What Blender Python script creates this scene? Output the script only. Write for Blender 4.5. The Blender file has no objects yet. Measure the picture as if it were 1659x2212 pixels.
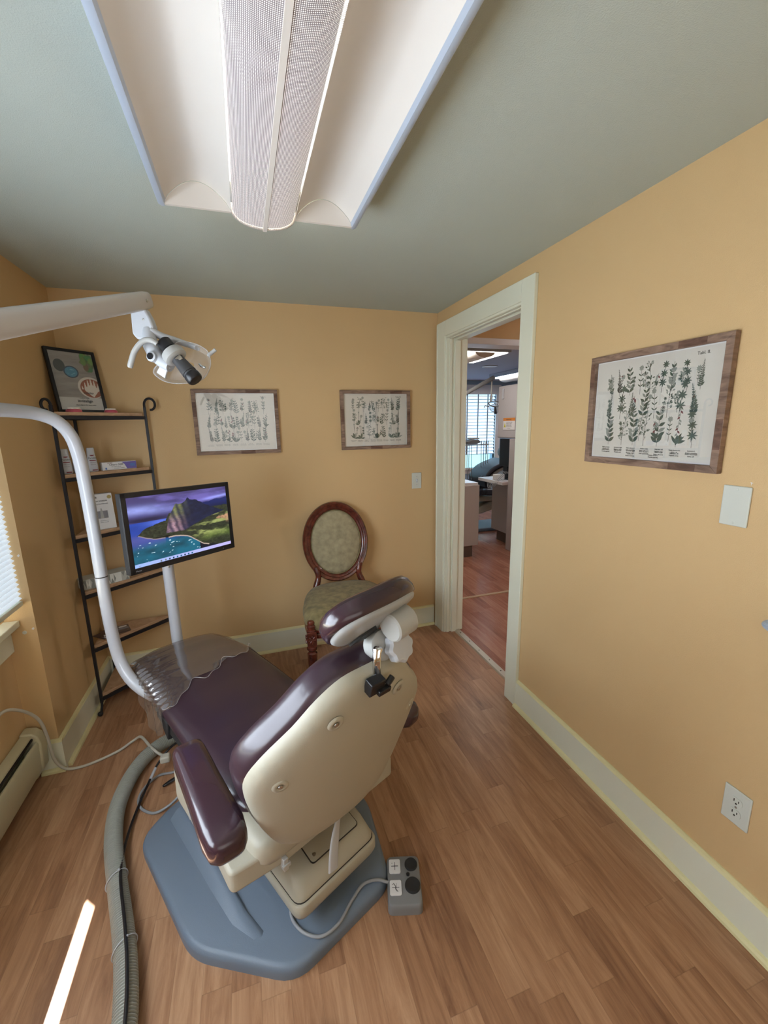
import bpy, bmesh, math, random
import numpy as np
from mathutils import Matrix, Vector
random.seed(7)
sc = bpy.context.scene
PI = math.pi
R = math.radians

# ------------------------------------------------------------------ camera
def cam_axes(yaw, pitch, roll):
    f = Vector((math.sin(yaw)*math.cos(pitch), math.cos(yaw)*math.cos(pitch), math.sin(pitch)))
    r = Vector((math.cos(yaw), -math.sin(yaw), 0)); u = r.cross(f)
    return r*math.cos(roll)+u*math.sin(roll), -r*math.sin(roll)+u*math.cos(roll), f
cam_data = bpy.data.cameras.new('camera'); cam = bpy.data.objects.new('camera', cam_data)
sc.collection.objects.link(cam); sc.camera = cam
_r, _u, _f = cam_axes(0.3114, -0.2032, -0.0195)
cam.matrix_world = Matrix(((_r.x, _u.x, -_f.x, 0), (_r.y, _u.y, -_f.y, 0), (_r.z, _u.z, -_f.z, 1.5186), (0, 0, 0, 1)))
cam_data.sensor_fit = 'HORIZONTAL'; cam_data.sensor_width = 36.0
cam_data.lens = 910.592/1659*36.0
cam_data.clip_start = 0.01; cam_data.clip_end = 200

# ------------------------------------------------------------------ light and exposure
sc.view_settings.view_transform = 'Standard'; sc.view_settings.look = 'None'
sc.view_settings.gamma = 1.0; sc.view_settings.use_curve_mapping = False
sc.view_settings.exposure = 0.22
SUN_STRENGTH = 70.0
BLIND_GLOW = .42
SIDE_GLOW = 6.6
REAR_GLOW = .8
TUBE_GLOW = 34.0
world = bpy.data.worlds.new('sky'); sc.world = world; world.use_nodes = True
wn = world.node_tree.nodes['Background']; wn.inputs[0].default_value = (.62, .78, 1, 1); wn.inputs[1].default_value = 1.6
sun_d = bpy.data.lights.new('sun', 'SUN'); sun_d.energy = SUN_STRENGTH; sun_d.angle = R(.6); sun_d.color = (1, .95, .88)
sun = bpy.data.objects.new('sun', sun_d); sc.collection.objects.link(sun)
sun.rotation_euler = Vector((.467, -.476, -1)).to_track_quat('-Z', 'Y').to_euler()

# ------------------------------------------------------------------ materials
def nt(name):
    m = bpy.data.materials.new(name); m.use_nodes = True
    return m, m.node_tree.nodes, m.node_tree.links, m.node_tree.nodes['Principled BSDF']
def mat(name, col, rough=.5, metal=0, spec=.5, coat=0, noise=None, bump=None, emit=None, trans=0, ior=1.45, sheen=0):
    """noise=(scale, amount) colour mottling; bump=(scale, strength)"""
    m, N, L, b = nt(name)
    b.inputs['Base Color'].default_value = (*col, 1); b.inputs['Roughness'].default_value = rough
    b.inputs['Metallic'].default_value = metal; b.inputs['Specular IOR Level'].default_value = spec
    b.inputs['Coat Weight'].default_value = coat; b.inputs['Coat Roughness'].default_value = .12
    b.inputs['Transmission Weight'].default_value = trans; b.inputs['IOR'].default_value = ior
    b.inputs['Sheen Weight'].default_value = sheen
    if emit: b.inputs['Emission Color'].default_value = (*emit[0], 1); b.inputs['Emission Strength'].default_value = emit[1]
    tc = N.new('ShaderNodeTexCoord')
    if noise:
        n = N.new('ShaderNodeTexNoise'); n.inputs['Scale'].default_value = noise[0]; n.inputs['Detail'].default_value = 4
        mx = N.new('ShaderNodeMix'); mx.data_type = 'RGBA'
        a = noise[1]
        mx.inputs[6].default_value = (*[max(0, c*(1-a)) for c in col], 1); mx.inputs[7].default_value = (*[min(1, c*(1+a)) for c in col], 1)
        L.new(tc.outputs['Object'], n.inputs['Vector']); L.new(n.outputs['Fac'], mx.inputs[0]); L.new(mx.outputs[2], b.inputs['Base Color'])
    if bump:
        n = N.new('ShaderNodeTexNoise'); n.inputs['Scale'].default_value = bump[0]; n.inputs['Detail'].default_value = 3
        bp = N.new('ShaderNodeBump'); bp.inputs['Strength'].default_value = bump[1]; bp.inputs['Distance'].default_value = .002
        L.new(tc.outputs['Object'], n.inputs['Vector']); L.new(n.outputs['Fac'], bp.inputs['Height']); L.new(bp.outputs['Normal'], b.inputs['Normal'])
    return m
def ramp(N, stops):
    r = N.new('ShaderNodeValToRGB'); e = r.color_ramp.elements
    e[0].position, e[0].color = stops[0][0], (*stops[0][1], 1); e[1].position, e[1].color = stops[-1][0], (*stops[-1][1], 1)
    for p, c in stops[1:-1]:
        x = e.new(p); x.color = (*c, 1)
    return r
def math_node(N, L, op, a, b=None, c=None):
    n = N.new('ShaderNodeMath'); n.operation = op
    for i, v in enumerate((a, b, c)):
        if v is None: continue
        if isinstance(v, (int, float)): n.inputs[i].default_value = v
        else: L.new(v, n.inputs[i])
    return n.outputs[0]
def floor_mat(name, stops, rough=.33, width=.078, length=.50):
    m, N, L, b = nt(name)
    tc = N.new('ShaderNodeTexCoord'); sp = N.new('ShaderNodeSeparateXYZ'); L.new(tc.outputs['Object'], sp.inputs[0])
    col = math_node(N, L, 'FLOOR', math_node(N, L, 'DIVIDE', sp.outputs[0], width))
    w1 = N.new('ShaderNodeTexWhiteNoise'); w1.noise_dimensions = '1D'; L.new(col, w1.inputs['W'])
    yy = math_node(N, L, 'ADD', math_node(N, L, 'DIVIDE', sp.outputs[1], length), w1.outputs['Value'])
    row = math_node(N, L, 'FLOOR', yy)
    cb = N.new('ShaderNodeCombineXYZ'); L.new(col, cb.inputs[0]); L.new(row, cb.inputs[1])
    w2 = N.new('ShaderNodeTexWhiteNoise'); w2.noise_dimensions = '3D'; L.new(cb.outputs[0], w2.inputs['Vector'])
    mp = N.new('ShaderNodeMapping'); mp.inputs['Scale'].default_value = (34, 3.2, 1)
    ad = N.new('ShaderNodeVectorMath'); ad.operation = 'ADD'; L.new(tc.outputs['Object'], mp.inputs[0]); L.new(mp.outputs[0], ad.inputs[0])
    sc_ = N.new('ShaderNodeVectorMath'); sc_.operation = 'SCALE'; sc_.inputs['Scale'].default_value = 37; L.new(w2.outputs['Color'], sc_.inputs[0]); L.new(sc_.outputs[0], ad.inputs[1])
    g = N.new('ShaderNodeTexNoise'); g.inputs['Scale'].default_value = 1; g.inputs['Detail'].default_value = 7; g.inputs['Roughness'].default_value = .68; g.inputs['Distortion'].default_value = .8
    L.new(ad.outputs[0], g.inputs['Vector'])
    v = math_node(N, L, 'ADD', math_node(N, L, 'MULTIPLY', g.outputs['Fac'], .75), math_node(N, L, 'MULTIPLY', w2.outputs['Value'], .20))
    rp = ramp(N, stops); L.new(v, rp.inputs[0])
    # dark plank joints
    fx = math_node(N, L, 'FRACT', math_node(N, L, 'DIVIDE', sp.outputs[0], width)); fy = math_node(N, L, 'FRACT', yy)
    ex = math_node(N, L, 'GREATER_THAN', math_node(N, L, 'ABSOLUTE', math_node(N, L, 'SUBTRACT', fx, .5)), .488)
    ey = math_node(N, L, 'GREATER_THAN', math_node(N, L, 'ABSOLUTE', math_node(N, L, 'SUBTRACT', fy, .5)), .4975)
    e = math_node(N, L, 'MULTIPLY', math_node(N, L, 'MAXIMUM', ex, ey), .22)
    mx = N.new('ShaderNodeMix'); mx.data_type = 'RGBA'; mx.inputs[7].default_value = (*[c*.4 for c in stops[0][1]], 1)
    L.new(e, mx.inputs[0]); L.new(rp.outputs[0], mx.inputs[6]); L.new(mx.outputs[2], b.inputs['Base Color'])
    b.inputs['Roughness'].default_value = rough; b.inputs['Specular IOR Level'].default_value = .35
    bp = N.new('ShaderNodeBump'); bp.inputs['Strength'].default_value = .25; bp.inputs['Distance'].default_value = .001
    L.new(g.outputs['Fac'], bp.inputs['Height']); L.new(bp.outputs[0], b.inputs['Normal'])
    return m
def wood_mat(name, a, c, scale=(60, 4, 60), rough=.45, coat=0, distort=1.5):
    m, N, L, b = nt(name)
    tc = N.new('ShaderNodeTexCoord'); mp = N.new('ShaderNodeMapping'); mp.inputs['Scale'].default_value = scale
    g = N.new('ShaderNodeTexNoise'); g.inputs['Scale'].default_value = 1; g.inputs['Detail'].default_value = 6; g.inputs['Distortion'].default_value = distort
    rp = ramp(N, [(.3, a), (.7, c)])
    L.new(tc.outputs['Object'], mp.inputs[0]); L.new(mp.outputs[0], g.inputs['Vector']); L.new(g.outputs['Fac'], rp.inputs[0]); L.new(rp.outputs[0], b.inputs['Base Color'])
    b.inputs['Roughness'].default_value = rough; b.inputs['Coat Weight'].default_value = coat
    return m
def thin_glass(name, gloss=.08, tint=(1, 1, 1), body=0., bodycol=(.8, .8, .8), rough=.02, fres=True):
    m, N, L, b = nt(name); N.remove(b); out = N['Material Output']
    tr = N.new('ShaderNodeBsdfTransparent'); tr.inputs[0].default_value = (*tint, 1)
    gl = N.new('ShaderNodeBsdfGlossy'); gl.inputs['Roughness'].default_value = rough
    mx = N.new('ShaderNodeMixShader')
    if fres:
        fr = N.new('ShaderNodeLayerWeight'); fr.inputs[0].default_value = .25
        f = math_node(N, L, 'MULTIPLY_ADD', fr.outputs['Facing'], gloss*3, gloss); L.new(f, mx.inputs[0])
    else: mx.inputs[0].default_value = gloss
    L.new(tr.outputs[0], mx.inputs[1]); L.new(gl.outputs[0], mx.inputs[2])
    if body:
        df = N.new('ShaderNodeBsdfDiffuse'); df.inputs[0].default_value = (*bodycol, 1)
        m2 = N.new('ShaderNodeMixShader'); m2.inputs[0].default_value = body
        L.new(mx.outputs[0], m2.inputs[1]); L.new(df.outputs[0], m2.inputs[2]); L.new(m2.outputs[0], out.inputs[0])
    else: L.new(mx.outputs[0], out.inputs[0])
    return m
def picture_mat(name, emission=0., rough=.5):
    m, N, L, b = nt(name)
    at = N.new('ShaderNodeAttribute'); at.attribute_name = 'Col'
    if emission:
        b.inputs['Base Color'].default_value = (.01, .01, .012, 1); b.inputs['Roughness'].default_value = .3
        L.new(at.outputs['Color'], b.inputs['Emission Color']); b.inputs['Emission Strength'].default_value = emission
    else:
        L.new(at.outputs['Color'], b.inputs['Base Color']); b.inputs['Roughness'].default_value = rough
    return m
M = {}
M['wall'] = mat('orange_wall_paint', (.655, .452, .228), .55, bump=(420, .35), spec=.3)
M['wall2'] = mat('blue_wall_paint', (.30, .42, .56), .6)
M['ceiling'] = mat('sage_ceiling_paint', (.50, .555, .50), .75, bump=(300, .5), spec=.2)
M['ceiling2'] = mat('grey_ceiling_paint', (.42, .44, .55), .8)
M['trim'] = mat('cream_trim_paint', (.76, .76, .61), .38, bump=(60, .12))
M['whitetrim'] = mat('white_trim_paint', (.74, .75, .78), .4)
M['cap'] = mat('yellowed_cream_paint', (.74, .68, .38), .45)
M['floor'] = floor_mat('laminate_planks', [(.25, (.19, .090, .047)), (.42, (.33, .168, .087)), (.56, (.43, .240, .132)), (.76, (.56, .345, .20))])
M['floor2'] = floor_mat('reddish_laminate_planks', [(.2, (.15, .055, .035)), (.42, (.30, .125, .078)), (.58, (.40, .185, .12)), (.8, (.50, .26, .17))], rough=.22)
M['strip'] = mat('metal_threshold', (.50, .46, .38), .35, metal=.6)
M['brass'] = mat('tan_strip', (.45, .32, .2), .5)
M['plum'] = mat('plum_vinyl', (.038, .020, .029), .30, coat=.35, bump=(500, .05))
M['plumarm'] = mat('plum_vinyl_arm', (.040, .018, .026), .24, coat=.5)
M['shell'] = mat('beige_plastic', (.41, .38, .295), .42, bump=(700, .15))
M['shellcool'] = mat('light_grey_plastic', (.36, .37, .37), .4)
M['knob'] = mat('off_white_plastic', (.42, .42, .40), .38)
M['base'] = mat('blue_grey_plastic', (.15, .19, .245), .40, bump=(600, .2))
M['pedal'] = mat('grey_pedal_plastic', (.20, .20, .20), .5)
M['black'] = mat('black_plastic', (.012, .012, .014), .3)
M['rubber'] = mat('black_rubber', (.02, .02, .02), .7)
M['iron'] = mat('black_iron', (.012, .012, .016), .5)
M['chrome'] = mat('chrome', (.75, .75, .77), .12, metal=1)
M['steel'] = mat('brushed_steel', (.55, .53, .48), .3, metal=1)
M['tube'] = mat('white_enamel_tube', (.50, .51, .54), .3, coat=.3)
M['armpaint'] = mat('warm_white_enamel', (.52, .49, .46), .35, coat=.2)
M['clear'] = thin_glass('clear_shield', .10, (.96, .97, .98), body=.20, rough=.05)
M['film'] = thin_glass('plastic_film', .13, (.88, .86, .85), body=.09, bodycol=(.50, .43, .38), rough=.07)
M['filmedge'] = thin_glass('plastic_film_edge', .3, (.9, .9, .9), body=.25, bodycol=(.7, .65, .66), rough=.1, fres=False)
M['pane'] = thin_glass('window_pane', .05)
M['picglass'] = thin_glass('picture_glass', .06, rough=.01)
M['screenlens'] = mat('dark_lens', (.03, .03, .04), .1)
M['mahogany'] = wood_mat('mahogany', (.055, .009, .005), (.16, .032, .018), (30, 30, 30), .22, .5, .6)
M['velvet'] = mat('olive_velvet', (.22, .175, .078), .9, noise=(26, .75), bump=(160, .5), sheen=.12)
M['velvetback'] = mat('pale_olive_velvet', (.34, .29, .175), .9, noise=(30, .5), bump=(200, .5), sheen=.12)
M['frame'] = wood_mat('walnut_frame', (.13, .075, .048), (.34, .22, .155), (9, 9, 40), .6)
M['framedark'] = wood_mat('dark_walnut_block', (.075, .035, .02), (.19, .10, .065), (12, 12, 40), .6)
M['paper'] = mat('aged_paper', (.70, .67, .60), .8, noise=(9, .06))
M['ink'] = mat('green_grey_ink', (.085, .12, .095), .8, noise=(60, .5))
M['inkpale'] = mat('pale_grey_ink', (.30, .32, .28), .8)
M['inkdark'] = mat('dark_ink', (.05, .06, .055), .8)
M['inkred'] = mat('dull_red_ink', (.22, .08, .085), .8)
M['matt'] = mat('white_mat_edge', (.80, .80, .78), .7)
M['shelfwood'] = wood_mat('pine_shelf', (.40, .24, .13), (.60, .39, .24), (12, 12, 60), .5)
M['plate'] = mat('ivory_plate', (.62, .64, .57), .35)
M['slot'] = mat('dark_slot', (.03, .025, .02), .6)
M['heater'] = mat('cream_enamel', (.60, .56, .38), .4)
M['hose'] = mat('grey_ribbed_vinyl', (.34, .345, .30), .45)
M['cordgrey'] = mat('grey_cord', (.28, .29, .30), .45)
M['cordwhite'] = mat('white_cord', (.55, .53, .45), .5)
M['white'] = mat('white_plastic', (.50, .52, .55), .4)
M['whitelabel'] = mat('white_card', (.75, .75, .75), .6)
M['redlabel'] = mat('dark_red_print', (.22, .03, .04), .6)
M['textdark'] = mat('dark_print', (.04, .04, .05), .6)
M['textgrey'] = mat('grey_print', (.25, .25, .27), .6)
M['purplelabel'] = mat('violet_print', (.16, .13, .42), .6)
M['bluelabel'] = mat('blue_print', (.1, .2, .5), .6)
M['gold'] = mat('gold_seal', (.45, .36, .14), .5)
M['gum'] = mat('pink_gum', (.55, .10, .14), .3)
M['tooth'] = mat('tooth_white', (.80, .76, .66), .3)
M['foil'] = mat('faceted_silver_card', (.48, .50, .46), .5)
M['foildark'] = mat('faceted_grey_card', (.25, .27, .25), .5)
M['foillight'] = mat('faceted_pale_card', (.72, .74, .70), .5)
M['photo'] = mat('dark_photo_print', (.10, .06, .055), .3, noise=(45, .9))
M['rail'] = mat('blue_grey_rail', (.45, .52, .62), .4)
M['reflector'] = mat('white_reflector', (.78, .74, .68), .6)
M['wingcab'] = mat('grey_laminate', (.44, .42, .42), .5)
M['toekick'] = mat('brown_toe_kick', (.11, .085, .075), .5)
M['counter'] = mat('pale_counter', (.72, .74, .78), .2)
M['charcoal'] = mat('charcoal_vinyl', (.035, .032, .04), .35)
M['orange'] = mat('orange_sign', (.62, .22, .03), .5)
M['yellow'] = mat('yellow_sign', (.7, .65, .05), .5)
M['screen'] = picture_mat('monitor_screen', 1.0)
M['poster'] = picture_mat('poster_print', 0, .35)
M['patch'] = mat('bare_plaster', (.8, .78, .74), .8)

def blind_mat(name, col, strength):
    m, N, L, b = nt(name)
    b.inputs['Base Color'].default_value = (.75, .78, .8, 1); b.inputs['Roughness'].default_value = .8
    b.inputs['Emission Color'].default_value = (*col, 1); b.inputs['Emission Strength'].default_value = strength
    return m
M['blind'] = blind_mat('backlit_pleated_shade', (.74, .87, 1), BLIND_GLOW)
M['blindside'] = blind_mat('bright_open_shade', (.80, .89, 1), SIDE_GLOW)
M['diffuser'] = blind_mat('lit_acrylic_liner', (1, .92, .88), 1.0)
M['blindrear'] = blind_mat('backlit_shade_rear', (1, .95, .88), REAR_GLOW)
M['blindfar'] = blind_mat('backlit_far_slats', (.42, .68, 1), 1.05)
M['outside'] = blind_mat('daylit_garden', (.42, .95, .88), .9)
M['lamp'] = blind_mat('fluorescent_tube', (1, .82, .62), TUBE_GLOW)
M['lampfar'] = blind_mat('lit_diffuser', (1, .93, .88), 14)
M['lampcorr'] = blind_mat('lit_round_diffuser', (1, .93, .9), 36)

def basket_mat():
    m, N, L, b = nt('perforated_steel'); out = N['Material Output']
    b.inputs['Base Color'].default_value = (.36, .34, .36, 1); b.inputs['Roughness'].default_value = .45; b.inputs['Metallic'].default_value = .2
    tc = N.new('ShaderNodeTexCoord'); sp = N.new('ShaderNodeSeparateXYZ'); L.new(tc.outputs['UV'], sp.inputs[0])
    k = 2*PI/.0062
    a = math_node(N, L, 'SINE', math_node(N, L, 'MULTIPLY', math_node(N, L, 'ADD', sp.outputs[0], sp.outputs[1]), k))
    c = math_node(N, L, 'SINE', math_node(N, L, 'MULTIPLY', math_node(N, L, 'SUBTRACT', sp.outputs[0], sp.outputs[1]), k))
    h = math_node(N, L, 'GREATER_THAN', math_node(N, L, 'MULTIPLY', a, c), .36)
    h2 = math_node(N, L, 'MULTIPLY', h, 1.0)
    tr = N.new('ShaderNodeBsdfTransparent'); mx = N.new('ShaderNodeMixShader')
    L.new(h2, mx.inputs[0]); L.new(b.outputs[0], mx.inputs[1]); L.new(tr.outputs[0], mx.inputs[2]); L.new(mx.outputs[0], out.inputs[0])
    return m
M['basket'] = basket_mat()

# ------------------------------------------------------------------ mesh helpers
class MB:
    def __init__(s): s.v = []; s.f = []; s.m = []
    def add(s, vs, fs, mi=0):
        o = len(s.v); s.v += [Vector(p) for p in vs]; s.f += [tuple(i+o for i in f) for f in fs]; s.m += [mi]*len(fs); return o
    def xf(s, T, a=0):
        for i in range(a, len(s.v)): s.v[i] = T @ s.v[i]
        return s
    def box(s, x0, x1, y0, y1, z0, z1, mi=0):
        vs = [(x, y, z) for x in (x0, x1) for y in (y0, y1) for z in (z0, z1)]
        s.add(vs, [(0, 1, 3, 2), (4, 6, 7, 5), (0, 4, 5, 1), (2, 3, 7, 6), (0, 2, 6, 4), (1, 5, 7, 3)], mi); return s
    def prism(s, poly, a, b, axis=2, mi=0):
        """extrude a 2-D polygon from a to b along an axis (0: poly is y,z; 1: x,z; 2: x,y)"""
        n = len(poly)
        def P(p, t):
            return (t, p[0], p[1]) if axis == 0 else ((p[0], t, p[1]) if axis == 1 else (p[0], p[1], t))
        vs = [P(p, a) for p in poly]+[P(p, b) for p in poly]
        fs = [tuple(range(n)), tuple(range(2*n-1, n-1, -1))]+[(i, i+n, (i+1) % n+n, (i+1) % n) for i in range(n)]
        s.add(vs, fs, mi); return s
    def loft(s, rings, mi=0, cap=True, closed=True):
        n = len(rings[0]); vs = [p for r in rings for p in r]; fs = []
        for i in range(len(rings)-1):
            for j in range(n if closed else n-1):
                a = i*n+j; b = i*n+(j+1) % n; fs.append((a, b, b+n, a+n))
        if cap: fs.append(tuple(range(n-1, -1, -1))); fs.append(tuple(range((len(rings)-1)*n, len(rings)*n)))
        s.add(vs, fs, mi); return s
    def tube(s, path, r, seg=12, mi=0, cap=True, squash=None):
        P = [Vector(p) for p in path]; rr = r if isinstance(r, (list, tuple)) else [r]*len(P)
        T = [(P[min(i+1, len(P)-1)]-P[max(i-1, 0)]).normalized() for i in range(len(P))]
        up = Vector((0, 0, 1)) if abs(T[0].z) < .9 else Vector((1, 0, 0))
        n = (up-T[0]*up.dot(T[0])).normalized(); rings = []
        for i, p in enumerate(P):
            n = (n-T[i]*n.dot(T[i])).normalized(); b = T[i].cross(n)
            k = squash or 1
            rings.append([p+(n*math.cos(2*PI*j/seg)*k+b*math.sin(2*PI*j/seg))*rr[i] for j in range(seg)])
        return s.loft(rings, mi, cap)
    def lathe(s, prof, c=(0, 0, 0), d=(0, 0, 1), seg=24, mi=0, lobes=0, depth=0):
        c = Vector(c); q = Vector(d).to_track_quat('Z', 'Y'); rings = []
        for r, z in prof:
            rings.append([c+q @ Vector((r*(1+(depth*math.cos(lobes*2*PI*j/seg) if lobes else 0))*math.cos(2*PI*j/seg), r*(1+(depth*math.cos(lobes*2*PI*j/seg) if lobes else 0))*math.sin(2*PI*j/seg), z)) for j in range(seg)])
        return s.loft(rings, mi)
    def sphere(s, c, r, seg=14, mi=0, sx=1, sy=1, sz=1):
        c = Vector(c); rings = []
        for i in range(1, seg//2+1-1+1):
            t = PI*i/(seg//2+1); rings.append([c+Vector((r*sx*math.sin(t)*math.cos(2*PI*j/seg), r*sy*math.sin(t)*math.sin(2*PI*j/seg), -r*sz*math.cos(t))) for j in range(seg)])
        return s.loft(rings, mi)
def spline(pts, n=8, closed=False):
    P = [Vector(p) for p in pts]; out = []; N_ = len(P)
    rng = range(N_) if closed else range(N_-1)
    for i in rng:
        if closed: a, b, c, d = P[i-1], P[i], P[(i+1) % N_], P[(i+2) % N_]
        else: a, b, c, d = P[max(i-1, 0)], P[i], P[i+1], P[min(i+2, N_-1)]
        for k in range(n):
            t = k/n
            out.append(.5*((2*b)+(c-a)*t+(2*a-5*b+4*c-d)*t*t+(3*b-a-3*c+d)*t**3))
    if not closed: out.append(P[-1])
    return out
WM = {}
def link(o, parent, mw):
    sc.collection.objects.link(o); WM[o.name] = mw
    if parent is not None: o.parent = parent
def obj(name, mb, mats, parent=None, smooth=0, bevel=0, seg=2, sub=0, local=False, at=None, tris=None):
    """link a mesh builder as ONE mesh object; vertices in world space unless local"""
    me = bpy.data.meshes.new(name)
    if parent is not None: mw = WM[parent.name]
    else: mw = Matrix.Translation(at) if at else Matrix.Identity(4)
    inv = mw.inverted(); vs = mb.v if (local or mw == Matrix.Identity(4)) else [inv @ p for p in mb.v]
    me.from_pydata([tuple(p) for p in vs], [], mb.f)
    for m_ in (mats if isinstance(mats, (list, tuple)) else [mats]): me.materials.append(m_)
    me.polygons.foreach_set('material_index', mb.m)
    bm = bmesh.new(); bm.from_mesh(me); bmesh.ops.recalc_face_normals(bm, faces=bm.faces); bm.to_mesh(me); bm.free()
    o = bpy.data.objects.new(name, me)
    if parent is None and at: o.location = at
    link(o, parent, mw)
    if smooth:
        me.polygons.foreach_set('use_smooth', [True]*len(me.polygons)); me.set_sharp_from_angle(angle=R(smooth))
    if bevel:
        b = o.modifiers.new('bevel', 'BEVEL'); b.width = bevel; b.segments = seg; b.limit_method = 'ANGLE'; b.angle_limit = R(35)
        b.harden_normals = False
        if not smooth: me.polygons.foreach_set('use_smooth', [True]*len(me.polygons)); me.set_sharp_from_angle(angle=R(50))
    if sub:
        s_ = o.modifiers.new('sub', 'SUBSURF'); s_.levels = sub; s_.render_levels = sub
    return o
def tag(o, label, cat, group=None, kind=None):
    o['label'] = label; o['category'] = cat
    if group: o['group'] = group
    if kind: o['kind'] = kind
    return o
def struct(name, mb, mats, **k):
    o = obj(name, mb, mats, **k); o['kind'] = 'structure'; return o
def thing(name, label, cat, loc=(0, 0, 0), rotz=0, group=None):
    o = bpy.data.objects.new(name, None); o.empty_display_size = .05
    o.location = loc; o.rotation_euler = (0, 0, rotz)
    link(o, None, Matrix.Translation(loc) @ Matrix.Rotation(rotz, 4, 'Z'))
    return tag(o, label, cat, group)
def dup(root, loc, rotz, label):
    r = root.copy(); sc.collection.objects.link(r); r.location = loc; r.rotation_euler = (0, 0, rotz); r['label'] = label
    for ch in list(root.children):
        c = ch.copy(); sc.collection.objects.link(c); c.parent = r
        for g in list(ch.children):
            d = g.copy(); sc.collection.objects.link(d); d.parent = c
    return r
def frame(o, x, y, z=None):
    """matrix with origin o and axes x, y"""
    x = Vector(x).normalized(); y = Vector(y); y = (y-x*x.dot(y)).normalized(); z = x.cross(y); o = Vector(o)
    return Matrix(((x.x, y.x, z.x, o.x), (x.y, y.y, z.y, o.y), (x.z, y.z, z.z, o.z), (0, 0, 0, 1)))
def text_into(mb, s, size, T, mi=0, align='LEFT', ext=.0004, bold=0):
    c = bpy.data.curves.new('t', 'FONT'); c.body = s; c.size = size; c.align_x = align; c.extrude = ext; c.offset = bold; c.resolution_u = 2
    o = bpy.data.objects.new('t', c); sc.collection.objects.link(o)
    dg = bpy.context.evaluated_depsgraph_get(); dg.update()
    me = bpy.data.meshes.new_from_object(o.evaluated_get(dg))
    mb.add([T @ v.co for v in me.vertices], [tuple(p.vertices) for p in me.polygons], mi)
    bpy.data.objects.remove(o); bpy.data.curves.remove(c); bpy.data.meshes.remove(me)
def superellipse(n, a, b, e=4):
    out = []
    for j in range(n):
        t = 2*PI*j/n; c, s = math.cos(t), math.sin(t)
        out.append((a*math.copysign(abs(c)**(2/e), c), b*math.copysign(abs(s)**(2/e), s)))
    return out

# numpy value noise for the printed and displayed pictures
_rg = np.random.RandomState(3); _tab = _rg.rand(256, 256)
def vnoise(x, y):
    xi = np.floor(x).astype(int); yi = np.floor(y).astype(int); xf = x-xi; yf = y-yi
    xf = xf*xf*(3-2*xf); yf = yf*yf*(3-2*yf)
    g = lambda a, b: _tab[a % 256, b % 256]
    return (g(xi, yi)*(1-xf)+g(xi+1, yi)*xf)*(1-yf)+(g(xi, yi+1)*(1-xf)+g(xi+1, yi+1)*xf)*yf
def fbm(x, y, o=5):
    s = 0; a = .5
    for i in range(o): s = s+a*vnoise(x*2**i+17*i, y*2**i+9*i); a *= .5
    return s
def sstep(a, b, x): t = np.clip((x-a)/(b-a), 0, 1); return t*t*(3-2*t)
def s2l(c): c = np.asarray(c, float)/255.; return np.where(c < .04045, c/12.92, ((c+.055)/1.055)**2.4)
def picture(name, fn, nx, ny, T, w, h, m, parent):
    """flat printed / displayed picture: a fine grid whose colours come from a formula of (u, v)"""
    u, v = np.meshgrid(np.linspace(0, 1, nx), np.linspace(0, 1, ny)); col = fn(u, v)
    mb = MB(); Ti = WM[parent.name].inverted() @ T
    me = bpy.data.meshes.new(name)
    P = np.stack([(u-.5)*w, (v-.5)*h, 0*u, 0*u+1], -1).reshape(-1, 4) @ np.array(Ti).T
    idx = np.arange(nx*ny).reshape(ny, nx)
    q = np.stack([idx[:-1, :-1], idx[:-1, 1:], idx[1:, 1:], idx[1:, :-1]], -1).reshape(-1, 4)
    me.from_pydata(P[:, :3].tolist(), [], q.tolist())
    a = me.color_attributes.new('Col', 'FLOAT_COLOR', 'POINT')
    c4 = np.concatenate([col.reshape(-1, 3), np.ones((nx*ny, 1))], 1).astype(np.float32); a.data.foreach_set('color', c4.ravel())
    me.materials.append(m); o = bpy.data.objects.new(name, me); link(o, parent, WM[parent.name]); return o

# ================================================================== THE SETTING
BY, RX, LX, WX, H = 2.79, 1.304, -.913, -1.02, 2.25      # back wall, right wall, left wall, window wall, ceiling
CY = 2.053; REAR = -1.1                                  # corner of the left bump-out, wall behind the camera
OX = 1.436                                               # far face of the right wall
D0, D1, DH = 1.829, 2.633, 2.075                         # door opening
struct('floor', MB().box(-1.3, OX-.05, REAR-.1, BY+.1, -.08, 0), M['floor'])
struct('ceiling', MB().box(-1.3, OX, REAR-.1, BY+.1, H, H+.1), M['ceiling'])
struct('wall_back', MB().box(-1.3, OX, BY, BY+.12, -.05, H+.1), M['wall'])
mb = MB(); mb.box(RX, OX, REAR-.1, D0, -.05, H+.2); mb.box(RX, OX, D1, BY, -.05, H+.2); mb.box(RX, OX, D0, D1, DH, H+.2)
struct('wall_right', mb, M['wall'])
struct('wall_left', MB().box(-1.3, LX, CY, BY, -.05, H), M['wall'])
W0, W1, WZ0, WZ1 = .22, 1.95, .74, 1.98
mb = MB(); mb.box(-1.17, WX, REAR-.1, W0, -.05, H); mb.box(-1.17, WX, W1, CY, -.05, H); mb.box(-1.17, WX, W0, W1, -.05, WZ0); mb.box(-1.17, WX, W0, W1, WZ1, H)
struct('wall_window', mb, M['wall'])
RW = (-.75, 1.05, .85, 2.05)
mb = MB(); mb.box(-1.3, RW[0], REAR-.12, REAR, -.05, H); mb.box(RW[1], OX, REAR-.12, REAR, -.05, H); mb.box(RW[0], RW[1], REAR-.12, REAR, -.05, RW[2]); mb.box(RW[0], RW[1], REAR-.12, REAR, RW[3], H)
struct('wall_rear', mb, M['wall'])

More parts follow.
